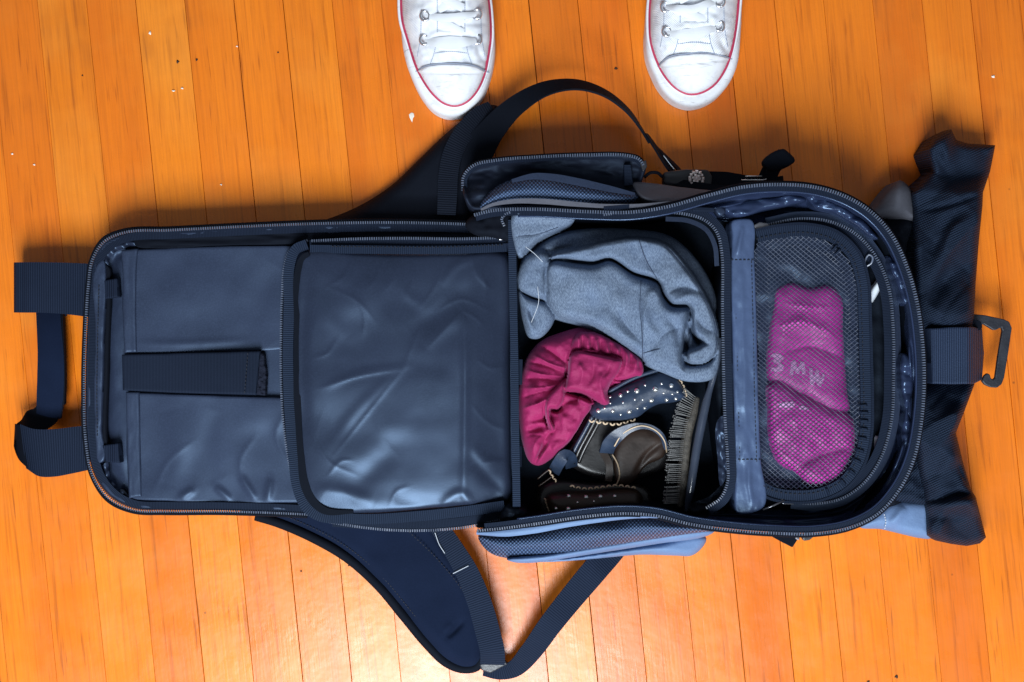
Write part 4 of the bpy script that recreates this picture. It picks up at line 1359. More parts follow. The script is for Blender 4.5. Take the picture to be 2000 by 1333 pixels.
HOOK = [(1896, 613), (1925, 616), (1962, 624), (1972, 629), (1977, 641), (1970, 690), (1962, 738), (1957, 751), (1948, 758), (1935, 757), (1924, 752), (1918, 745), (1923, 734), (1929, 729), (1934, 732), (1936, 739), (1940, 742), (1944, 738), (1950, 695), (1958, 646), (1956, 640), (1951, 642), (1946, 645), (1940, 645), (1932, 640), (1922, 634), (1900, 636)]
hk = prism('hook_buckle', HOOK, .036, .041, M_HOOK, bag, 0.0012)
hk['label'] = 'dark metal hook buckle on the roll top strap'

# ---- shoulder straps
LS = [(470, 1000), (540, 1016), (610, 1046), (680, 1086), (740, 1140), (790, 1200), (836, 1256), (874, 1292), (906, 1306), (930, 1302), (944, 1280), (948, 1235), (936, 1180), (914, 1126), (880, 1075), (860, 1040), (840, 990), (640, 960)]
ls_poly = cr(LS, True, 8)


def z_ls(P, D):
    return 0.010 + 0.016 * rnd(D / 26) + 0.006 * sm((1040 - P[..., 1]) / 80) + fbm(P, 90, 90, 151, 2) * 0.002 - ridge(P, [(872, 1246), (890, 1228), (905, 1212)], 6, 0.006) \
        + ridge(P, [(868, 1236), (884, 1218)], 8, 0.002)


ls = sheet('shoulder_strap', LS, z_ls, M_FOAM, bag, g=3, skirt=0.001, edge=(6, 0.004))
ls['label'] = 'padded navy shoulder strap lying towards the bottom of the photo'
LSE = [(500, 1008, .026), (540, 1020, .026), (610, 1050, .025), (680, 1091, .024), (740, 1145, .023), (790, 1205, .022), (836, 1260, .021), (872, 1294, .020), (904, 1306, .019), (930, 1302, .019), (942, 1286, .019)]
tube('edging', world_path([(x, y, z - .006) for x, y, z in LSE]), 0.0058, M_EDGE, ls, 10)
stitches([tuple(p[:2]) + (p[2] + .001,) for p in off_path(np.array(LSE, float), -17)], M_THREAD, ls, pitch=0.0040)
stitches([(800, 1040, .030), (850, 1088, .029), (890, 1135, .029), (908, 1160, .028)], M_THREAD, ls, pitch=0.0044)
band('strap_webbing', [(858, 1030, .033), (885, 1072, .033), (912, 1118, .033), (936, 1176, .034), (952, 1232, .034), (962, 1276, .034), (962, 1298, .030)], [36, 40, 44, 46, 48, 48, 48], M_WEBV, ls, 0.0022)
stitches([(886, 1120, .0355), (914, 1106, .0355)], M_LTHREAD, ls, pitch=0.0014, ln=0.0008)
stitches([(850, 1042, .036), (858, 1064, .036), (868, 1080, .036)], M_LTHREAD, ls, pitch=0.0014, ln=0.0008)
prism('ladder_lock', [(936, 1298), (980, 1284), (992, 1298), (958, 1316), (940, 1310)], .012, .020, M_PLAST, ls, 0.0015)
band('strap_webbing', [(944, 1310, .010), (975, 1314, .012), (1005, 1306, .018), (1035, 1275, .028), (1075, 1220, .038), (1118, 1166, .036), (1160, 1116, .036), (1186, 1086, .030), (1215, 1050, .024)], [20, 30, 40, 44, 46, 48, 50, 50, 50], M_WEBV, ls, 0.0022)

US = [(560, 448), (640, 428), (710, 398), (770, 358), (820, 310), (870, 262), (915, 226), (945, 208), (968, 206), (985, 220), (984, 250), (960, 290), (930, 330), (918, 380), (925, 440), (800, 470), (640, 470)]
us = sheet('shoulder_strap', US, lambda P, D: 0.010 + 0.018 * rnd(D / 26) + 0.012 * sm((P[..., 1] - 380) / 60) + fbm(P, 90, 90, 153, 2) * 0.002, M_EDGE, bag, g=3, skirt=0.001, edge=(6, 0.004))  # strap and webbing coloured darker than the lower strap, as shade
us['label'] = 'shoulder strap darkened for shade, reaching under the left sneaker toe'
band('strap_webbing', [(872, 420, .044), (874, 380, .042), (876, 340, .038), (886, 296, .034), (908, 258, .032), (940, 226, .030), (962, 214, .026)], [36, 38, 38, 38, 38, 40, 34], M_WEBK, us, 0.0022)
band('strap_webbing', [(905, 350, .026, 0), (930, 300, .030, 0), (968, 246, .038, 8), (1010, 205, .046, 20), (1065, 174, .052, 35), (1125, 166, .055, 48), (1180, 182, .054, 58), (1225, 216, .050, 66), (1252, 252, .046, 74), (1268, 280, .044, 78)],
     [66, 66, 52, 44, 40, 38, 38, 36, 34, 32], M_EDGE, us, 0.0022)
band('strap_webbing', [(1262, 262, .044, 70), (1280, 288, .046, 66), (1300, 318, .050, 60), (1318, 342, .054, 55)], 26, M_EDGE, us, 0.002)
band('strap_webbing', [(1278, 284, .040, 68), (1300, 306, .044, 60), (1322, 328, .050, 55), (1332, 340, .054, 55)], 14, M_EDGE, us, 0.0018)
tube('loose_thread', world_path([(1296, 304, .056), (1308, 320, .058), (1317, 331, .058)]), 0.0005, M_LTHREAD, us, 5)

# ---- compression strap, buckle and charm beside the upper pocket
cs = prism('compression_buckle', [(1296, 336), (1340, 330), (1384, 331), (1392, 345), (1390, 364), (1340, 367), (1296, 360)], .048, .066, M_PLAST, bag, 0.003)
cs['label'] = 'black strap buckle carrying a round glittering charm'
band('webbing', [(1380, 348, .058), (1420, 350, .058), (1460, 354, .060), (1500, 356, .066), (1530, 352, .072)], [26, 28, 22, 16, 16], M_EDGE, cs, 0.003, roll=15)
band('webbing', [(1300, 352, .06), (1350, 362, .07), (1420, 370, .085), (1470, 368, .10)], 16, M_EDGE, cs, 0.002, roll=20)
band('webbing_tail', [(1498, 352, .070), (1504, 336, .074), (1512, 322, .078), (1532, 306, .080)], [36, 34, 34, 36], M_EDGE, cs, 0.003, roll=10)
sheet('webbing_tail', [(1490, 316), (1530, 291), (1538, 296), (1553, 314), (1528, 330), (1500, 332)], lambda P, D: 0.082 + 0.002 * rnd(D / 6), M_EDGE, cs, g=2.5, skirt=0.074)
tube('cord_loop', world_path([(1258, 347, .07), (1270, 338, .072), (1284, 338, .072), (1294, 346, .068)]), 0.0018, M_EDGE, cs, 6)
tube('wire_bar', np.array([W(1456, 345, .076), W(1488, 344, .077)]), 0.0007, M_STUD, cs, 5)
tube('wire_bar', np.array([W(1448, 352, .076), W(1490, 352, .078), W(1497, 350, .079)]), 0.0007, M_STUD, cs, 5)
prism('charm_setting', [(1360 + 16 * math.cos(a), 349 + 16 * math.sin(a)) for a in np.linspace(0, 2 * math.pi, 24, endpoint=False)], .066, .0685, M_PLAST, cs, 0.0008)
fr = []
for rr, cnt, szz in ((0, 1, 3.6), (6.5, 6, 3.0), (13, 13, 2.8)):
    for i in range(cnt):
        a = 2 * math.pi * i / cnt + rr
        tl = np.array([random.uniform(-.4, .4), random.uniform(-.4, .4), 1.0])
        tl /= np.linalg.norm(tl)
        x = np.cross([0, 1, 0], tl)
        x /= np.linalg.norm(x)
        y = np.cross(tl, x)
        fr.append((np.array(W(1360 + rr * math.cos(a), 349 + rr * math.sin(a), .0695)), x * szz * S, y * szz * S, tl * 0.0012))
boxes('crystal', fr, M_CRYST, cs, bev=0.5)
# small fittings on the lower side of the rim
prism('strap_tab', [(1500, 1040), (1555, 1040), (1560, 1052), (1548, 1070), (1528, 1060), (1510, 1050)], .104, .109, M_EDGE, bag, 0.001)
prism('adjuster', [(1552, 1040), (1562, 1040), (1562, 1056), (1554, 1054)], .105, .113, M_SLIDE, bag, 0.001)
prism('cord_lock', [(1566, 1050), (1574, 1042), (1590, 1040), (1592, 1048), (1582, 1056), (1570, 1058)], .102, .110, M_PLAST, bag, 0.002)

# ---- carry handle at the far left end
h = band('carry_handle', [(95, 600, .014), (97, 640, .022), (100, 690, .028), (100, 740, .028), (98, 785, .024), (96, 812, .018)], [48, 48, 50, 52, 52, 48], M_FOAM, bag, 0.004, crown=0.002)
h['label'] = 'carry handle with twisted webbing ends'
band('grip_edging', [(121, 606, .014), (122, 640, .020), (124, 690, .026), (125, 740, .026), (124, 790, .022)], 7, M_EDGE, h, 0.006)


def wstrip(name, pts, wd, width, m, par):
    """pts (px,py,z) with a width direction per point (in picture axes, y down)"""
    full = [tuple(p) + (w[0], -w[1], w[2]) + (wi,) for p, w, wi in zip(pts, wd, width)]
    q = cr(full, False, 3)
    path = np.array([W(*p[:3]) for p in q])
    return strip(name, path, q[:, 3:6], q[:, 6] * S * 0.97, 0.0022, m, par)


wstrip('webbing', [(178, 568, .046), (130, 564, .046), (80, 562, .044), (45, 562, .041), (29, 562, .033), (32, 562, .022), (60, 566, .012), (100, 575, .010), (130, 584, .010)],
       [(0, 1, 0)] * 9, [104, 100, 98, 98, 98, 98, 90, 80, 70], M_WEBV, h)
wstrip('webbing', [(176, 874, .046), (140, 880, .046), (105, 885, .046), (70, 884, .048), (45, 872, .050)], [(-.05, 1, 0), (0.02, 1, 0), (.06, 1, 0), (.15, 1, 0.1), (.25, 1, .25)], [88, 90, 92, 92, 88], M_WEBV, h)
wstrip('webbing', [(49, 874, .050), (34, 862, .046), (30, 848, .036), (40, 838, .026), (62, 826, .020), (88, 812, .018), (100, 792, .020)],
       [(.25, 1, .25), (.3, .9, .5), (.3, .6, .8), (.3, .5, .8), (.5, .7, .4), (.8, .5, .15), (1, .1, 0)], [84, 76, 60, 56, 56, 54, 50], M_EDGE, h)

# ------------------------------------------------------------------ things packed in the main compartment
tr = root('trousers', W(1210, 600, .03), 'rolled grey blue trousers packed in the open main compartment', 'trousers')


def ex_arch(P):
    return fbm(P, 70, 70, 161, 2) * 0.004 + fbm(P, 20, 20, 162, 2) * 0.0005 - sharp(P, [(1300, 575), (1335, 560), (1375, 575)], 7, 0.005) + sharp(P, [(1232, 472), (1256, 466), (1270, 500)], 7, 0.003) - sharp(P, [(1352, 610), (1375, 640), (1395, 650)], 8, 0.004) - ridge(P, [(1300, 480), (1345, 535), (1384, 600), (1400, 660)], 2.2, 0.0022, False) - ridge(P, [(1248, 470), (1262, 510), (1286, 548)], 2.0, 0.0012, False) \
        + ridge(P, [(1320, 590), (1350, 575), (1372, 590)], 8, 0.004) - ridge(P, [(1310, 560), (1340, 566), (1365, 580)], 8, 0.003)


def ex_mid(P):
    return fbm(P, 80, 80, 163, 2) * 0.004 + fbm(P, 22, 22, 164, 2) * 0.0005 - sharp(P, [(1200, 590), (1222, 632), (1250, 668)], 7, 0.005) + sharp(P, [(1258, 660), (1262, 600), (1285, 572)], 6, 0.005) - sharp(P, [(1270, 690), (1300, 650), (1330, 640)], 8, 0.005) - ridge(P, [(1252, 545), (1250, 600), (1254, 690)], 2.2, 0.0022, False) + ridge(P, [(1262, 590), (1275, 570), (1290, 580)], 8, 0.005) \
        - ridge(P, [(1195, 600), (1215, 630), (1245, 660)], 10, 0.004) + ridge(P, [(1260, 600), (1268, 640), (1290, 660)], 9, 0.004) - ridge(P, [(1300, 620), (1320, 640), (1325, 680)], 9, 0.006) \
        + ridge(P, [(1100, 545), (1160, 560), (1230, 600)], 30, 0.004)


TL = [
    ([(1004, 412), (1060, 414), (1112, 416), (1124, 426), (1096, 450), (1052, 474), (1016, 502), (1005, 480)], .092, .006, 16, lambda P: -ridge(P, [(1008, 462), (1050, 458), (1090, 444)], 1.8, 0.0018, False) + 0.010 * sm((440 - P[..., 1]) / 30)),
    ([(1010, 540), (1022, 502), (1060, 468), (1120, 450), (1240, 448), (1310, 462), (1362, 508), (1396, 570), (1408, 640), (1404, 712), (1388, 742), (1342, 744), (1296, 726), (1250, 706), (1200, 668), (1140, 640), (1082, 622), (1050, 600), (1016, 580)], .058, .022, 40, lambda P: fbm(P, 40, 40, 165, 2) * 0.003),
    ([(1012, 560), (1014, 524), (1034, 496), (1062, 488), (1074, 500), (1068, 540), (1066, 580), (1050, 584), (1028, 576)], .076, .016, 20, lambda P: fbm(P, 30, 30, 166, 2) * 0.002),
    ([(1014, 566), (1030, 578), (1066, 590), (1084, 616), (1076, 640), (1052, 662), (1034, 660), (1022, 630), (1016, 600)], .066, .016, 18, lambda P: ridge(P, [(1022, 600), (1032, 630), (1040, 650)], 6, 0.005) - ridge(P, [(1034, 600), (1042, 630)], 5, 0.004)),
    ([(1066, 512), (1078, 508), (1120, 513), (1160, 516), (1190, 508), (1240, 538), (1284, 554), (1296, 580), (1312, 598), (1342, 604), (1340, 640), (1334, 690), (1340, 716), (1352, 738), (1300, 726), (1262, 706), (1230, 684), (1190, 656), (1150, 634), (1090, 618), (1072, 596), (1064, 560)], .080, .020, 20, ex_mid),
    ([(1074, 504), (1086, 494), (1130, 484), (1190, 470), (1246, 464), (1300, 476), (1346, 526), (1384, 588), (1404, 646), (1402, 684), (1384, 706), (1356, 712), (1338, 704), (1336, 690), (1350, 682), (1366, 676), (1372, 668), (1356, 656), (1347, 630), (1350, 604), (1344, 596), (1314, 594), (1298, 576), (1286, 550), (1236, 532), (1190, 504), (1160, 511), (1110, 508)], .092, .020, 11, ex_arch),
    ([(1254, 690), (1290, 688), (1310, 704), (1350, 716), (1388, 706), (1406, 672), (1405, 712), (1392, 740), (1344, 746), (1298, 730), (1262, 712)], .088, .010, 16, lambda P: fbm(P, 30, 30, 168, 2) * 0.002 - ridge(P, [(1256, 688), (1285, 680)], 2, 0.002, False)),
]
df, zf_, bx = layered(TL)
CUT_T = [([(1070, 570), (1068, 525), (1084, 507), (1130, 511), (1160, 514), (1190, 507), (1238, 534), (1286, 552), (1297, 577), (1314, 596), (1345, 600), (1350, 626), (1346, 655), (1340, 690)], 2.6, .022),
         ([(1350, 612), (1354, 650), (1366, 670), (1380, 672)], 3.6, .024), ([(1338, 650), (1340, 680), (1342, 706)], 3.6, .022), ([(1018, 570), (1036, 580), (1066, 590)], 2.4, .018),
         ([(1018, 500), (1050, 476), (1094, 452), (1130, 440)], 5.0, .020), ([(1060, 492), (1090, 486), (1120, 480)], 3.0, .006)]


def cuts(P, L):
    z = 0
    for pts, w, h_ in L:
        z = z + ridge(P, pts, w, h_)
    return z


sheet('trouser_fabric', bx, lambda P, D: zf_(P) - cuts(P, CUT_T), M_DENIM, tr, g=2.2, skirt=0.03, dfun=df)
for pts in ([(1300, 480), (1345, 535), (1384, 600), (1400, 660), (1396, 690)], [(1252, 548), (1250, 600), (1254, 650), (1255, 700)], [(1248, 468), (1262, 508), (1284, 546)], [(1012, 462), (1050, 458), (1090, 444)], [(1257, 690), (1272, 686), (1288, 682)]):
    q = cr(pts, False, 5)
    zz = zf_(q) - cuts(q, CUT_T)
    tube('seam', Wn(q, zz + 0.0003), 0.0005, M_SEAMD, tr, 5)
tube('loose_thread', world_path([(1026, 482, .112), (1044, 496, .113), (1060, 512, .112)]), 0.00035, M_LTHREAD, tr, 5)
tube('loose_thread', world_path([(1050, 560, .105), (1052, 590, .103), (1038, 630, .098)]), 0.00035, M_LTHREAD, tr, 5)

pk = root('ruffled_top', W(1110, 770, .03), 'raspberry pink ruffled garment bunched beside the trousers', 'garment')


def ex_p(P):
    z = fbm(P, 34, 34, 171, 2) * 0.003 + fbm(P, 13, 13, 172, 2) * 0.0010
    for k, (y0, x1, y1) in enumerate(((716, 1050, 672), (722, 1036, 690), (729, 1028, 706), (736, 1024, 722), (744, 1022, 740), (752, 1018, 758), (760, 1016, 778), (770, 1016, 800))):
        x0 = 1112 - k * 4
        c = ((x0, y0), ((x0 + x1) / 2, (y0 + y1) / 2 + (4 if k % 2 else -3)), (x1, y1))
        z = z + sharp(P, c, 5.0, 0.0075 if k % 2 else -0.0075)
    for a in ((1060, 818), (1046, 838)):
        z = z - 0.010 * np.exp(-(((P[..., 0] - a[0]) / 20) ** 2 + ((P[..., 1] - a[1] + (P[..., 0] - a[0]) * .2) / 7) ** 2))
    z = z + sharp(P, [(1036, 900), (1046, 866), (1066, 846)], 12, 0.008) + sharp(P, [(1070, 884), (1100, 852), (1125, 820)], 10, 0.007)
    return z - sharp(P, [(1054, 886), (1066, 856), (1078, 842)], 7, 0.010) - sharp(P, [(1020, 860), (1036, 850), (1060, 852)], 7, 0.005)


def ex_f(P):
    return fbm(P, 20, 20, 173, 2) * 0.002 + sharp(P, [(1128, 700), (1138, 730), (1130, 760)], 7, 0.004) - sharp(P, [(1160, 710), (1158, 735), (1150, 750)], 5, 0.005) + sharp(P, [(1180, 720), (1172, 750), (1182, 780)], 8, 0.006) \
        - sharp(P, [(1190, 712), (1184, 730), (1176, 738)], 5, 0.004)


def ex_r(P):
    z = fbm(P, 14, 14, 174, 2) * 0.001
    for x in (1128, 1146, 1163, 1184, 1204, 1222, 1240):
        z = z + sharp(P, [(x, 650 + (x - 1128) * .28), (x + 3, 672 + (x - 1128) * .3), (x - 1, 694 + (x - 1128) * .3)], 4.5, 0.007)
        z = z - sharp(P, [(x + 9, 652 + (x - 1128) * .28), (x + 11, 692 + (x - 1128) * .3)], 4, 0.006)
    return z


PL = [
    ([(1096, 650), (1140, 640), (1180, 655), (1225, 684), (1254, 712), (1256, 736), (1226, 750), (1196, 770), (1176, 790), (1152, 796), (1140, 816), (1126, 842), (1104, 874), (1078, 896), (1052, 910), (1036, 904), (1022, 872), (1013, 810), (1014, 752), (1030, 698), (1058, 666)], .048, .032, 34, ex_p),
    ([(1116, 682), (1130, 652), (1160, 650), (1200, 668), (1230, 686), (1254, 708), (1254, 734), (1226, 744), (1200, 748), (1206, 722), (1214, 702), (1180, 694), (1140, 686)], .080, .010, 14, ex_r),
    ([(1116, 692), (1148, 684), (1186, 694), (1214, 702), (1208, 726), (1194, 746), (1186, 766), (1190, 788), (1180, 792), (1160, 780), (1130, 768), (1104, 762), (1108, 738)], .092, .012, 14, ex_f),
    ([(1108, 738), (1104, 764), (1098, 788), (1090, 800), (1076, 798), (1074, 816), (1082, 840), (1076, 844), (1067, 820), (1064, 796), (1070, 776), (1088, 756)], .086, .010, 9),
    ([(1090, 802), (1110, 784), (1140, 782), (1156, 792), (1140, 818), (1124, 846), (1100, 872), (1080, 882), (1074, 864), (1090, 844)], .074, .012, 14, lambda P: fbm(P, 20, 20, 177, 2) * 0.003),
    ([(1132, 774), (1154, 778), (1160, 788), (1140, 792), (1130, 784)], .088, .007, 7),
]
df, zf2, bx = layered(PL)
CUT_P = [([(1104, 764), (1128, 770), (1150, 780), (1158, 790)], 4.5, .026), ([(1112, 692), (1106, 730), (1102, 760)], 3.0, .014), ([(1130, 686), (1170, 692), (1214, 703)], 2.5, .014),
         ([(1074, 800), (1088, 802), (1098, 792)], 4.0, .018), ([(1200, 742), (1222, 744), (1250, 734)], 3.0, .014), ([(1064, 790), (1066, 820), (1078, 846)], 3.0, .014), ([(1044, 906), (1056, 884), (1070, 862)], 3.5, .016)]
sheet('garment_fabric', bx, lambda P, D: zf2(P) - cuts(P, CUT_P), M_PINK, pk, g=2.0, skirt=0.03, dfun=df)


# ---- sandals
def dome(P, poly, r):
    return rnd(sd(P, poly) / r)


def studs(lst, zfun, par):
    for x, y, r in lst:
        zz = float(zfun(np.array([[x, y]], float))[0])
        rr = r * S
        V, F = [], []
        c = W(x, y, zz)
        for i, (q, hgt) in enumerate(((1.0, 0.0), (0.8, 0.45), (0.4, 0.75))):
            for j in range(10):
                a = 2 * math.pi * j / 10
                V.append((c[0] + rr * q * math.cos(a), c[1] + rr * q * math.sin(a), zz + rr * hgt))
        V.append((c[0], c[1], zz + rr * 0.82))
        for i in range(2):
            for j in range(10):
                F.append((i * 10 + j, i * 10 + (j + 1) % 10, i * 10 + 10 + (j + 1) % 10, i * 10 + 10 + j))
        for j in range(10):
            F.append((20 + j, 20 + (j + 1) % 10, 30))
        me = bpy.data.meshes.new('stud')
        me.from_pydata(V, [], F)
        me.update()
        link('stud', me, M_STUD, par)


def scallops(pts, zfun, par, n, r=5.2, side=1):
    """a scalloped cream edging: a strip of half discs, each with a pin hole"""
    p = resample(cr(pts, False, 3), 1.0)
    L = len(p)
    V, F = [], []
    T = np.gradient(p, axis=0)
    T /= np.linalg.norm(T, axis=1, keepdims=True)
    for i in range(n):
        k = int((i + 0.5) / n * (L - 1))
        c = p[k]
        t = T[k]
        nn = np.array([-t[1], t[0]]) * side
        z = float(zfun(c[None, :])[0])
        b = len(V)
        M_ = 9
        for q in range(M_):
            a = math.pi * q / (M_ - 1)
            for rad in (1.0, 0.36):
                x = c + t * math.cos(a) * r * rad + nn * (math.sin(a) * r * rad + (0 if rad == 1 else 1.0))
                V.append(W(x[0], x[1], z + (0.0008 if rad < 1 else 0)))
        for q in range(M_ - 1):
            F.append((b + 2 * q, b + 2 * q + 2, b + 2 * q + 3, b + 2 * q + 1))
    me = bpy.data.meshes.new('scalloped_trim')
    me.from_pydata(V, [], F)
    me.update()
    o = link('scalloped_trim', me, M_SCAL, par, kind='stuff')
    so = o.modifiers.new('thick', 'SOLIDIFY')
    so.thickness = 0.0012
    return o


sa_ = root('sandal', W(1220, 860, .014), 'navy studded leather sandal with scalloped edge lying under the pink garment and trousers', 'sandal', 'pair of studded sandals')
STRAP_A = [(1152, 806), (1160, 784), (1186, 768), (1240, 742), (1290, 726), (1314, 734), (1332, 752), (1340, 776), (1316, 786), (1286, 790), (1266, 800), (1246, 815), (1200, 822), (1164, 818)]
pa = cr(STRAP_A, True, 6)
za = lambda P: 0.070 + 0.020 * rnd(sd(P, pa) / 34) + 0 * P[..., 0]
sheet('studded_strap', STRAP_A, lambda P, D: 0.070 + 0.020 * rnd(D / 34), M_LEATH, sa_, g=2.5, skirt=0.062)
studs([(1244, 764, 5.2), (1212, 773, 4.2), (1280, 761, 5.4), (1311, 754, 4.6), (1272, 782, 5.2), (1302, 781, 4.2), (1229, 804, 5.0), (1197, 803, 4.2), (1169, 803, 4.6), (1260, 753, 2.6), (1226, 765, 2.8),
       (1240, 781, 2.4), (1255, 781, 2.6), (1217, 787, 2.4), (1245, 798, 2.4), (1259, 797, 3.4), (1296, 768, 2.6), (1313, 770, 2.4), (1323, 766, 2.6), (1320, 779, 3.6), (1292, 750, 2.6), (1192, 776, 2.8), (1181, 798, 2.6), (1212, 810, 2.6), (1192, 788, 2.2)], za, sa_)
tube('strap_edging', world_path([(1188, 766, .078), (1240, 738, .080), (1288, 722, .080)]), 0.0022, M_LEATH, sa_, 8)
scallops([(1150, 819), (1175, 823), (1205, 826), (1242, 817)], lambda P: np.array([0.0735]), sa_, 7, side=1)
scallops([(1322, 738), (1332, 752), (1340, 776)], lambda P: np.array([0.0745]), sa_, 5, r=4.4, side=-1)
sheet('sole', [(1106, 902), (1098, 888), (1120, 856), (1142, 818), (1152, 800), (1186, 812), (1216, 824), (1290, 836), (1310, 870), (1308, 900), (1270, 930), (1220, 940), (1150, 930)], lambda P, D: 0.040 + 0.006 * rnd(D / 14), M_BLEATH, sa_, g=3, skirt=0.022)
sheet('insole', [(1200, 880), (1216, 850), (1250, 836), (1286, 846), (1302, 870), (1296, 892), (1262, 910), (1232, 944), (1210, 948)], lambda P, D: 0.049 + 0.004 * rnd(D / 20) - ridge(P, [(1240, 930), (1262, 890), (1296, 862)], 5, 0.003), M_INSOLE, sa_, g=3, skirt=0.04)
for a, b in ((0, .0015), (9, .0015), (18, .0012)):
    tube('welt', world_path([(1112 + a, 904, .050), (1122 + a, 880, .055), (1140 + a, 846, .060), (1158 + a, 812, .064)]), 0.0020 + b * .3, M_BLEATH if a else M_LEATH, sa_, 8)
band('toe_strap', [(1184, 884, .056), (1190, 868, .064), (1204, 852, .072), (1226, 838, .076), (1250, 832, .077), (1274, 836, .074), (1292, 850, .068), (1302, 876, .056)], [28, 30, 26, 18, 12, 10, 10, 10], M_LEATH, sa_, 0.003, roll=-14)
tube('strap_edging', world_path([(1200, 872, .068), (1214, 850, .074), (1236, 836, .079), (1256, 832, .079), (1282, 842, .074), (1298, 862, .064), (1302, 884, .054)]), 0.0008, M_SCAL, sa_, 6)
band('side_strap', [(1082, 922, .046), (1092, 904, .062), (1104, 890, .066), (1114, 896, .058), (1116, 912, .046)], 24, M_LEATH, sa_, 0.003, roll=10)
tube('strap_edging', world_path([(1196, 888, .052), (1206, 906, .054), (1210, 930, .054), (1204, 948, .05)]), 0.0009, M_SCAL, sa_, 6)
band('insole_edge', [(1176, 880, .05), (1190, 910, .051), (1188, 940, .049)], 14, M_INSOLE, sa_, 0.003)

sb_ = root('sandal', W(1160, 975, .014), 'studded sandal in deep shadow along the lower wall of the compartment', 'sandal', 'pair of studded sandals')
STRAP_B = [(1068, 972), (1100, 962), (1150, 962), (1200, 956), (1250, 962), (1256, 990), (1240, 1004), (1160, 1012), (1090, 1016), (1076, 1004)]
pb = cr(STRAP_B, True, 6)
zb = lambda P: 0.056 + 0.016 * rnd(sd(P, pb) / 26)
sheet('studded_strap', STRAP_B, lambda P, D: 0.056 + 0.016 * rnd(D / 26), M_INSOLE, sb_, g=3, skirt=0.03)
studs([(1111, 970, 4.2), (1145, 972, 4.8), (1173, 971, 4.6), (1201, 970, 3.8), (1086, 994, 3.8), (1110, 995, 4.8), (1146, 995, 4.6), (1128, 982, 2.4), (1160, 980, 2.2), (1130, 998, 2.2), (1206, 992, 2.8), (1098, 1005, 2.2)], zb, sb_)
scallops([(1112, 951), (1140, 957), (1170, 955), (1205, 951), (1243, 956)], lambda P: np.array([0.062]), sb_, 11, r=5.4, side=-1)
scallops([(1062, 974), (1068, 992), (1076, 1014)], lambda P: np.array([0.058]), sb_, 5, r=4.4, side=-1)
scallops([(1070, 918), (1076, 930), (1086, 944)], lambda P: np.array([0.054]), sb_, 3, r=5, side=-1)
sheet('sole', [(1050, 960), (1080, 940), (1150, 944), (1230, 944), (1270, 960), (1270, 1000), (1200, 1016), (1100, 1022), (1056, 1006)], lambda P, D: 0.040 + 0.006 * rnd(D / 14), M_BLEATH, sb_, g=4, skirt=0.02)
tube('welt', world_path([(1050, 936, .046), (1064, 924, .048), (1078, 914, .05)]), 0.0011, M_INSOLE, sb_, 6)
tube('welt', world_path([(1052, 950, .044), (1066, 940, .046), (1080, 930, .048)]), 0.0011, M_INSOLE, sb_, 6)

# ---- hairbrush standing on its side against the divider
hb = root('hairbrush', W(1350, 870, .02), 'dark hairbrush with bristles pointing left beside the sandals', 'hairbrush')
spine = [(1406, 660, .094), (1403, 700, .090), (1394, 736, .086), (1382, 776, .082), (1372, 820, .079), (1362, 870, .077), (1354, 920, .075), (1346, 970, .072), (1340, 1000, .070)]
bp = cr(spine, False, 4)
path = np.array([W(*p) for p in bp])
rad = np.interp(np.linspace(0, 1, len(bp)), [0, .1, .3, .38, .5, .9, 1], [.0016, .0030, .0034, .0046, .0050, .0046, .0020])
tube('handle', path, rad, M_BRUSH, hb, 12)
padp = cr([(1362, 776, .070), (1352, 810, .070), (1342, 850, .069), (1336, 900, .068), (1332, 950, .066), (1328, 990, .064)], False, 4)
tube('cushion', np.array([W(*p) for p in padp]), np.interp(np.linspace(0, 1, len(padp)), [0, .15, .85, 1], [.003, .0058, .0058, .003]), M_PAD, hb, 12)
V, F = [], []
rbr = random.Random(9)
for row in range(7):
    for i in range(26):
        t_ = (i + 0.5 * (row % 2)) / 26
        p = padp[int(t_ * (len(padp) - 1))]
        zz = 0.056 + row * 0.0042
        st = np.array(W(p[0] - 4, p[1], zz))
        ang = R(180 - 38 * max(0, 1 - t_ * 3.2) + rbr.uniform(-5, 5))
        ln = 0.0155 + rbr.uniform(-.002, .002)
        en = st + np.array([math.cos(ang) * ln, math.sin(ang) * ln * 1.0, (row - 3) * 0.0016])
        d = en - st
        d /= np.linalg.norm(d)
        u = np.cross(d, [0, 0, 1.0])
        u /= np.linalg.norm(u)
        v = np.cross(u, d)
        b = len(V)
        for c, r_ in ((st, .00032), (en, .00028)):
            for a in range(4):
                V.append(tuple(c + r_ * (u * math.cos(a * math.pi / 2) + v * math.sin(a * math.pi / 2))))
        for a in range(4):
            F.append((b + a, b + (a + 1) % 4, b + 4 + (a + 1) % 4, b + 4 + a))
        # ball tip
        k = len(V)
        for dx in (u, -u, v, -v, d, -d):
            V.append(tuple(en + dx * 0.0009))
        for f in ((0, 2, 4), (2, 1, 4), (1, 3, 4), (3, 0, 4), (2, 0, 5), (1, 2, 5), (3, 1, 5), (0, 3, 5)):
            F.append(tuple(k + q for q in f))
me = bpy.data.meshes.new('bristles')
me.from_pydata(V, [], F)
me.update()
link('bristles', me, M_BRIST, hb, kind='stuff')


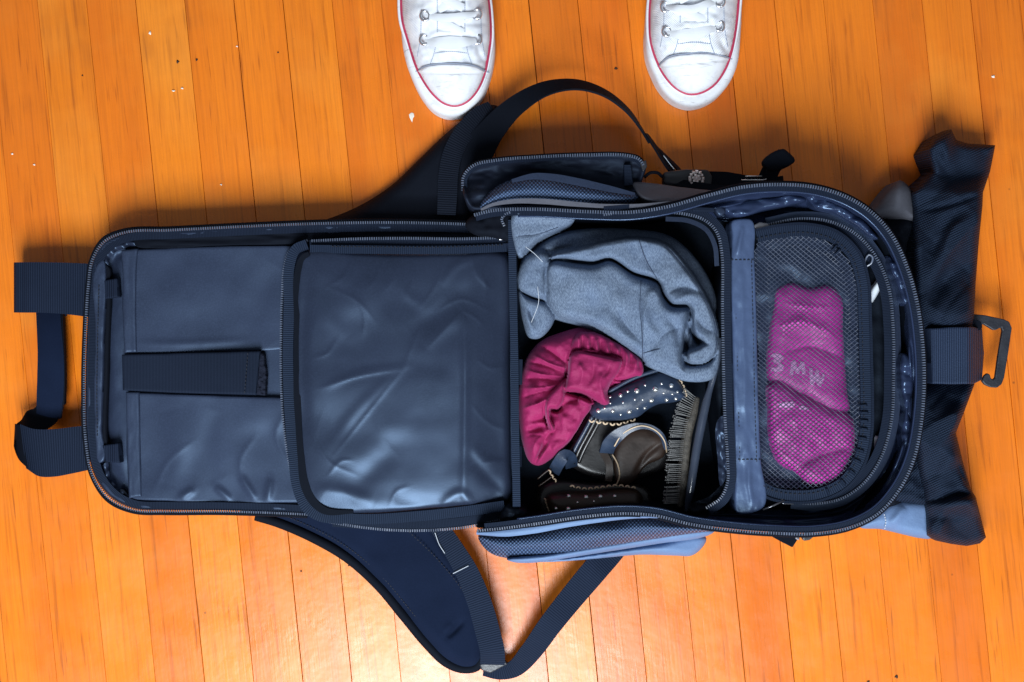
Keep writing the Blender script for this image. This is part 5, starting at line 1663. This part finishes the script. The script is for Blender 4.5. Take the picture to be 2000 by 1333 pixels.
# ------------------------------------------------------------------ white sneakers
def sneaker(label, dx, dy, rot, outer, stripe, cap, eyes, lace_y):
    c0 = (sum(p[0] for p in outer) / len(outer), 0)
    s = root('sneaker', W(c0[0], -40, 0), label, 'sneaker')
    sole = sheet('sole', outer, lambda P, D: 0.030 + 0.002 * rnd(D / 20), M_RUBW, s, g=3, skirt=0.001, edge=(11, 0.011))
    sp_ = cr(stripe, True, 6)
    cap = cr(cap, False, 5)
    capd = lambda P: np.interp(P[..., 0], cap[:, 0], cap[:, 1])
    mx = float(np.mean([e[0] for e in eyes]))

    def z_up(P, D):
        y = P[..., 1]
        hmax = 0.026 + 0.030 * sm((170 - y) / 200) + 0.022 * sm((10 - y) / 110)
        z = 0.031 + hmax * rnd(D / 74) ** 0.9
        return z

    def z_canvas(P, D):
        x, y = P[..., 0], P[..., 1]
        z = z_up(P, D) + fbm(P, 26, 20, 201, 3) * 0.0018
        # tongue lies lower than the eyelet stays
        gap = np.exp(-((x - mx) / 25.0) ** 6) * sm((lace_y - 6 - y) / 8)
        z = z - 0.0045 * gap
        # vamp overlay
        z = z + 0.0012 * sm((lace_y + 44 - y) / 5) * np.exp(-((x - mx) / 44.0) ** 8)
        # opening for the foot, outside the picture
        op = 1 - np.sqrt(((x - mx) / 52.0) ** 2 + ((y + 190) / 95.0) ** 2)
        z = z - 0.045 * sm(op / 0.12)
        # creases beside the toe cap
        z = z - ridge(P, [(mx + 50, lace_y + 22), (mx + 62, lace_y + 46), (mx + 76, lace_y + 58)], 5, 0.003) + ridge(P, [(mx - 60, lace_y + 30), (mx - 50, lace_y + 48)], 6, 0.0018)
        return z - ridge(P, [(mx - 66, lace_y + 44), (mx - 52, lace_y + 34), (mx - 40, lace_y + 38)], 4, 0.0016)
    up = sheet('canvas_upper', stripe, z_canvas, M_CANV, s, g=2.6, skirt=0.026)
    # rubber toe cap
    cpoly = [tuple(p) for p in cap] + [tuple(p) for p in sp_ if p[1] > capd(p) + 0.5 and p[1] > 90][::1]
    lo = [p for p in sp_ if p[1] > capd(p)]
    lo.sort(key=lambda p: -math.atan2(p[0] - mx, p[1] - 60))
    cpoly = np.array([tuple(p) for p in cap][::-1] + [tuple(p) for p in lo])
    sheet('toe_cap', cpoly, lambda P, D: z_up(P, np.maximum(sd(P, sp_), 0)) + 0.0030, M_RUBW, s, g=2.6, smooth_outline=False, skirt=0.028, edge=(3, 0.0016))
    cq = resample(cap, 3.0)
    cz_ = z_up(cq, np.maximum(sd(cq, sp_), 0)) + 0.0012
    tube('cap_seam', Wn(cq - [0, 1.5], cz_ + 0.0004), 0.0006, M_SEAM, s, 6)
    # red stripe and the foxing edge inside it
    vis = sp_
    tube('red_stripe', np.array([W(p[0], p[1], .0318) for p in vis]), 0.0027, M_RED, s, 8, closed=True)
    tube('foxing_edge', np.array([W(p[0], p[1], .0305) for p in cr([(x + (mx - x) * -0.055, y + (4 if y > 150 else 0)) for x, y in stripe], True, 6)]), 0.0024, M_RUBW, s, 8, closed=True)
    # eyelets
    for x, y in eyes:
        zz = float(z_canvas(np.array([[x, y]], float), np.array([sd(np.array([[x, y]], float), sp_)[0]]))[0])
        ring = np.array([W(x + 8.6 * math.cos(a), y + 9.2 * math.sin(a), zz + 0.0020) for a in np.linspace(0, 2 * math.pi, 20, endpoint=False)])
        tube('eyelet', ring, 0.0016, M_CHROME, s, 8, closed=True)
    # laces: bars across, then crossing pairs further up
    for j in range(0, len(eyes) - 1, 2):
        (x0, y0), (x1, y1) = eyes[j], eyes[j + 1]
        d0 = sd(np.array([[mx, y0]], float), sp_)
        zc = float(z_up(np.array([[mx, y0]], float), d0)[0]) + 0.002
        ze = float(z_up(np.array([[x0, y0]], float), sd(np.array([[x0, y0]], float), sp_))[0]) + 0.0008
        off = 2 if j == 0 else 0
        band('lace', [(x0 + 2, y0 + off, ze), (x0 + 22, y0 + off + 3, zc), (mx, y0 + off + 4, zc + .001), (x1 - 22, y1 + off + 3, zc), (x1 - 2, y1 + off, ze)], [10, 20, 26, 20, 10] if j == 0 else [9, 14, 16, 14, 9], M_LACE, s, 0.0014, crown=0.0006)
        if j + 3 < len(eyes):
            (x2, y2), (x3, y3) = eyes[j + 2], eyes[j + 3]
            band('lace', [(x0 + 26, y0 - 12, zc - .001), (mx, (y0 + y3) / 2, zc + .001), (x3 - 14, y3 + 2, zc + .002)], 16, M_LACE, s, 0.0018, crown=0.0006)
            band('lace', [(x1 - 26, y1 - 12, zc + .001), (mx, (y1 + y2) / 2 - 1, zc + .0035), (x2 + 14, y2 + 2, zc + .003)], 16, M_LACE, s, 0.0018, crown=0.0006)
    # stitched edges of the eyelet stays and of the vamp overlay
    def seam(pts):
        q = cr(pts, False, 5)
        d_ = sd(q[:, :2], sp_)
        zz = z_canvas(q[:, :2], d_)
        stitches([(float(a), float(b), float(c)) for (a, b), c in zip(q[:, :2], zz)], M_SEAM, s, pitch=0.0022, ln=0.0009, r=0.00035)
    for sg in (-1, 1):
        seam([(mx + sg * 27, lace_y - 8), (mx + sg * 27, lace_y - 50), (mx + sg * 28, lace_y - 110)])
        seam([(mx + sg * 40, lace_y + 54), (mx + sg * 33, lace_y + 34), (mx + sg * 29, lace_y + 12)])
        seam([(mx + sg * 66, lace_y + 40), (mx + sg * 60, lace_y + 6), (mx + sg * 58, lace_y - 50)])
    seam([(mx - 30, lace_y + 34), (mx, lace_y + 31), (mx + 30, lace_y + 34)])
    return s


def ext(right, left, heel):
    return right + heel + left


outL = [(784, 40), (785, 78), (793, 122), (806, 158), (824, 192), (846, 217), (870, 228), (896, 227), (921, 214), (944, 186), (958, 150), (966, 110), (966, 66), (958, 24), (953, -40), (952, -130), (955, -220), (940, -275), (905, -300), (850, -300), (812, -278), (796, -220), (790, -130), (783, -40)]
strL = [(787, 36), (799, 82), (815, 132), (831, 162), (850, 187), (870, 202), (890, 206), (910, 199), (930, 178), (944, 148), (952, 112), (957, 72), (955, 20), (946, -50), (943, -140), (944, -220), (926, -262), (880, -280), (834, -264), (806, -220), (796, -130), (787, -40)]
sneaker('scuffed white canvas sneaker at the shoulder strap, left one of the pair', 0, 0, 0, outL, strL, [(812, 142), (822, 135), (834, 130), (885, 126), (930, 131), (942, 137), (956, 144)],
        [(829, 78), (931, 77), (830, 31), (931, 28), (834, -16), (929, -18), (838, -62), (926, -64)], 70)
outR = [(1266, 0), (1262, 50), (1260, 76), (1263, 112), (1273, 142), (1291, 176), (1316, 200), (1345, 210), (1372, 206), (1401, 190), (1426, 160), (1440, 126), (1447, 60), (1449, 0), (1452, -60), (1456, -150), (1450, -230), (1430, -285), (1390, -306), (1340, -300), (1306, -270), (1292, -200), (1284, -120), (1274, -60)]
strR = [(1270, 45), (1273, 85), (1286, 124), (1301, 150), (1321, 172), (1345, 183), (1370, 180), (1395, 164), (1415, 135), (1426, 105), (1435, 60), (1441, 0), (1444, -70), (1446, -150), (1440, -225), (1420, -268), (1380, -286), (1336, -276), (1310, -230), (1296, -150), (1286, -80), (1272, 0)]
sneaker('scuffed white canvas sneaker standing clear of the bag, right one of the pair', 0, 0, 0, outR, strR, [(1284, 132), (1294, 122), (1306, 113), (1340, 107), (1376, 105), (1414, 111), (1430, 118)],
        [(1303, 62), (1405, 52), (1300, 14), (1406, 4), (1306, -34), (1406, -42), (1312, -80), (1406, -88)], 52)

# ------------------------------------------------------------------ crumbs and grit on the boards
rc_ = random.Random(5)


def crumb(name, x, y, rx, ry, hgt, m, label, cat, grp):
    V, F = [], []
    c = W(x, y, 0.0003)
    nn = 9
    for k, (q, zq) in enumerate(((1.0, 0.0), (0.75, 0.7), (0.25, 1.0))):
        for j in range(nn):
            a = 2 * math.pi * j / nn
            jt = 1 + 0.25 * math.sin(3 * a + x) + 0.15 * math.sin(5 * a + y)
            V.append((c[0] + rx * S * q * jt * math.cos(a), c[1] + ry * S * q * jt * math.sin(a), c[2] + hgt * zq * (1 + .2 * math.sin(2 * a + y))))
    for k in range(2):
        for j in range(nn):
            F.append((k * nn + j, k * nn + (j + 1) % nn, k * nn + nn + (j + 1) % nn, k * nn + nn + j))
    F.append(tuple(2 * nn + j for j in range(nn)))
    me = bpy.data.meshes.new(name)
    me.from_pydata(V, [], F)
    me.update()
    o = link(name, me, m)
    tag(o, label, cat, grp)


pale = [(293, 65, 2.4, 3.6), (24, 301, 2.2, 1.8), (67, 322, 2.2, 1.8), (356, 173, 2.6, 1.8), (339, 178, 3.4, 1.5), (432, 361, 2.0, 1.6), (463, 91, 1.8, 1.6), (1940, 150, 3.4, 2.6)]
for x, y, a, b in pale:
    crumb('crumb', x, y, a, b, 0.0012, M_CRUMB, 'tiny pale crumb lying on the bare orange boards', 'crumb', 'pale crumbs on the floor')
crumb('paint_flake', 804, 228, 4.6, 8.5, 0.0004, M_CRUMB, 'small pale flake on the floor just left of the left sneaker toe', 'flake', None)
for x, y, a, b in [(384, 117, 2.4, 2.6), (347, 121, 2.8, 3.4), (161, 148, 1.6, 1.6), (543, 103, 1.6, 1.6), (1203, 134, 3.2, 2.8), (1751, 1322, 3.4, 3.6), (1696, 1332, 3, 3), (588, 1116, 1.8, 1.8), (681, 1105, 1.8, 1.8)]:
    crumb('grit', x, y, a, b, 0.001, M_GRIT, 'tiny dark speck of grit on the bare boards', 'grit', 'dark grit specks on the floor')
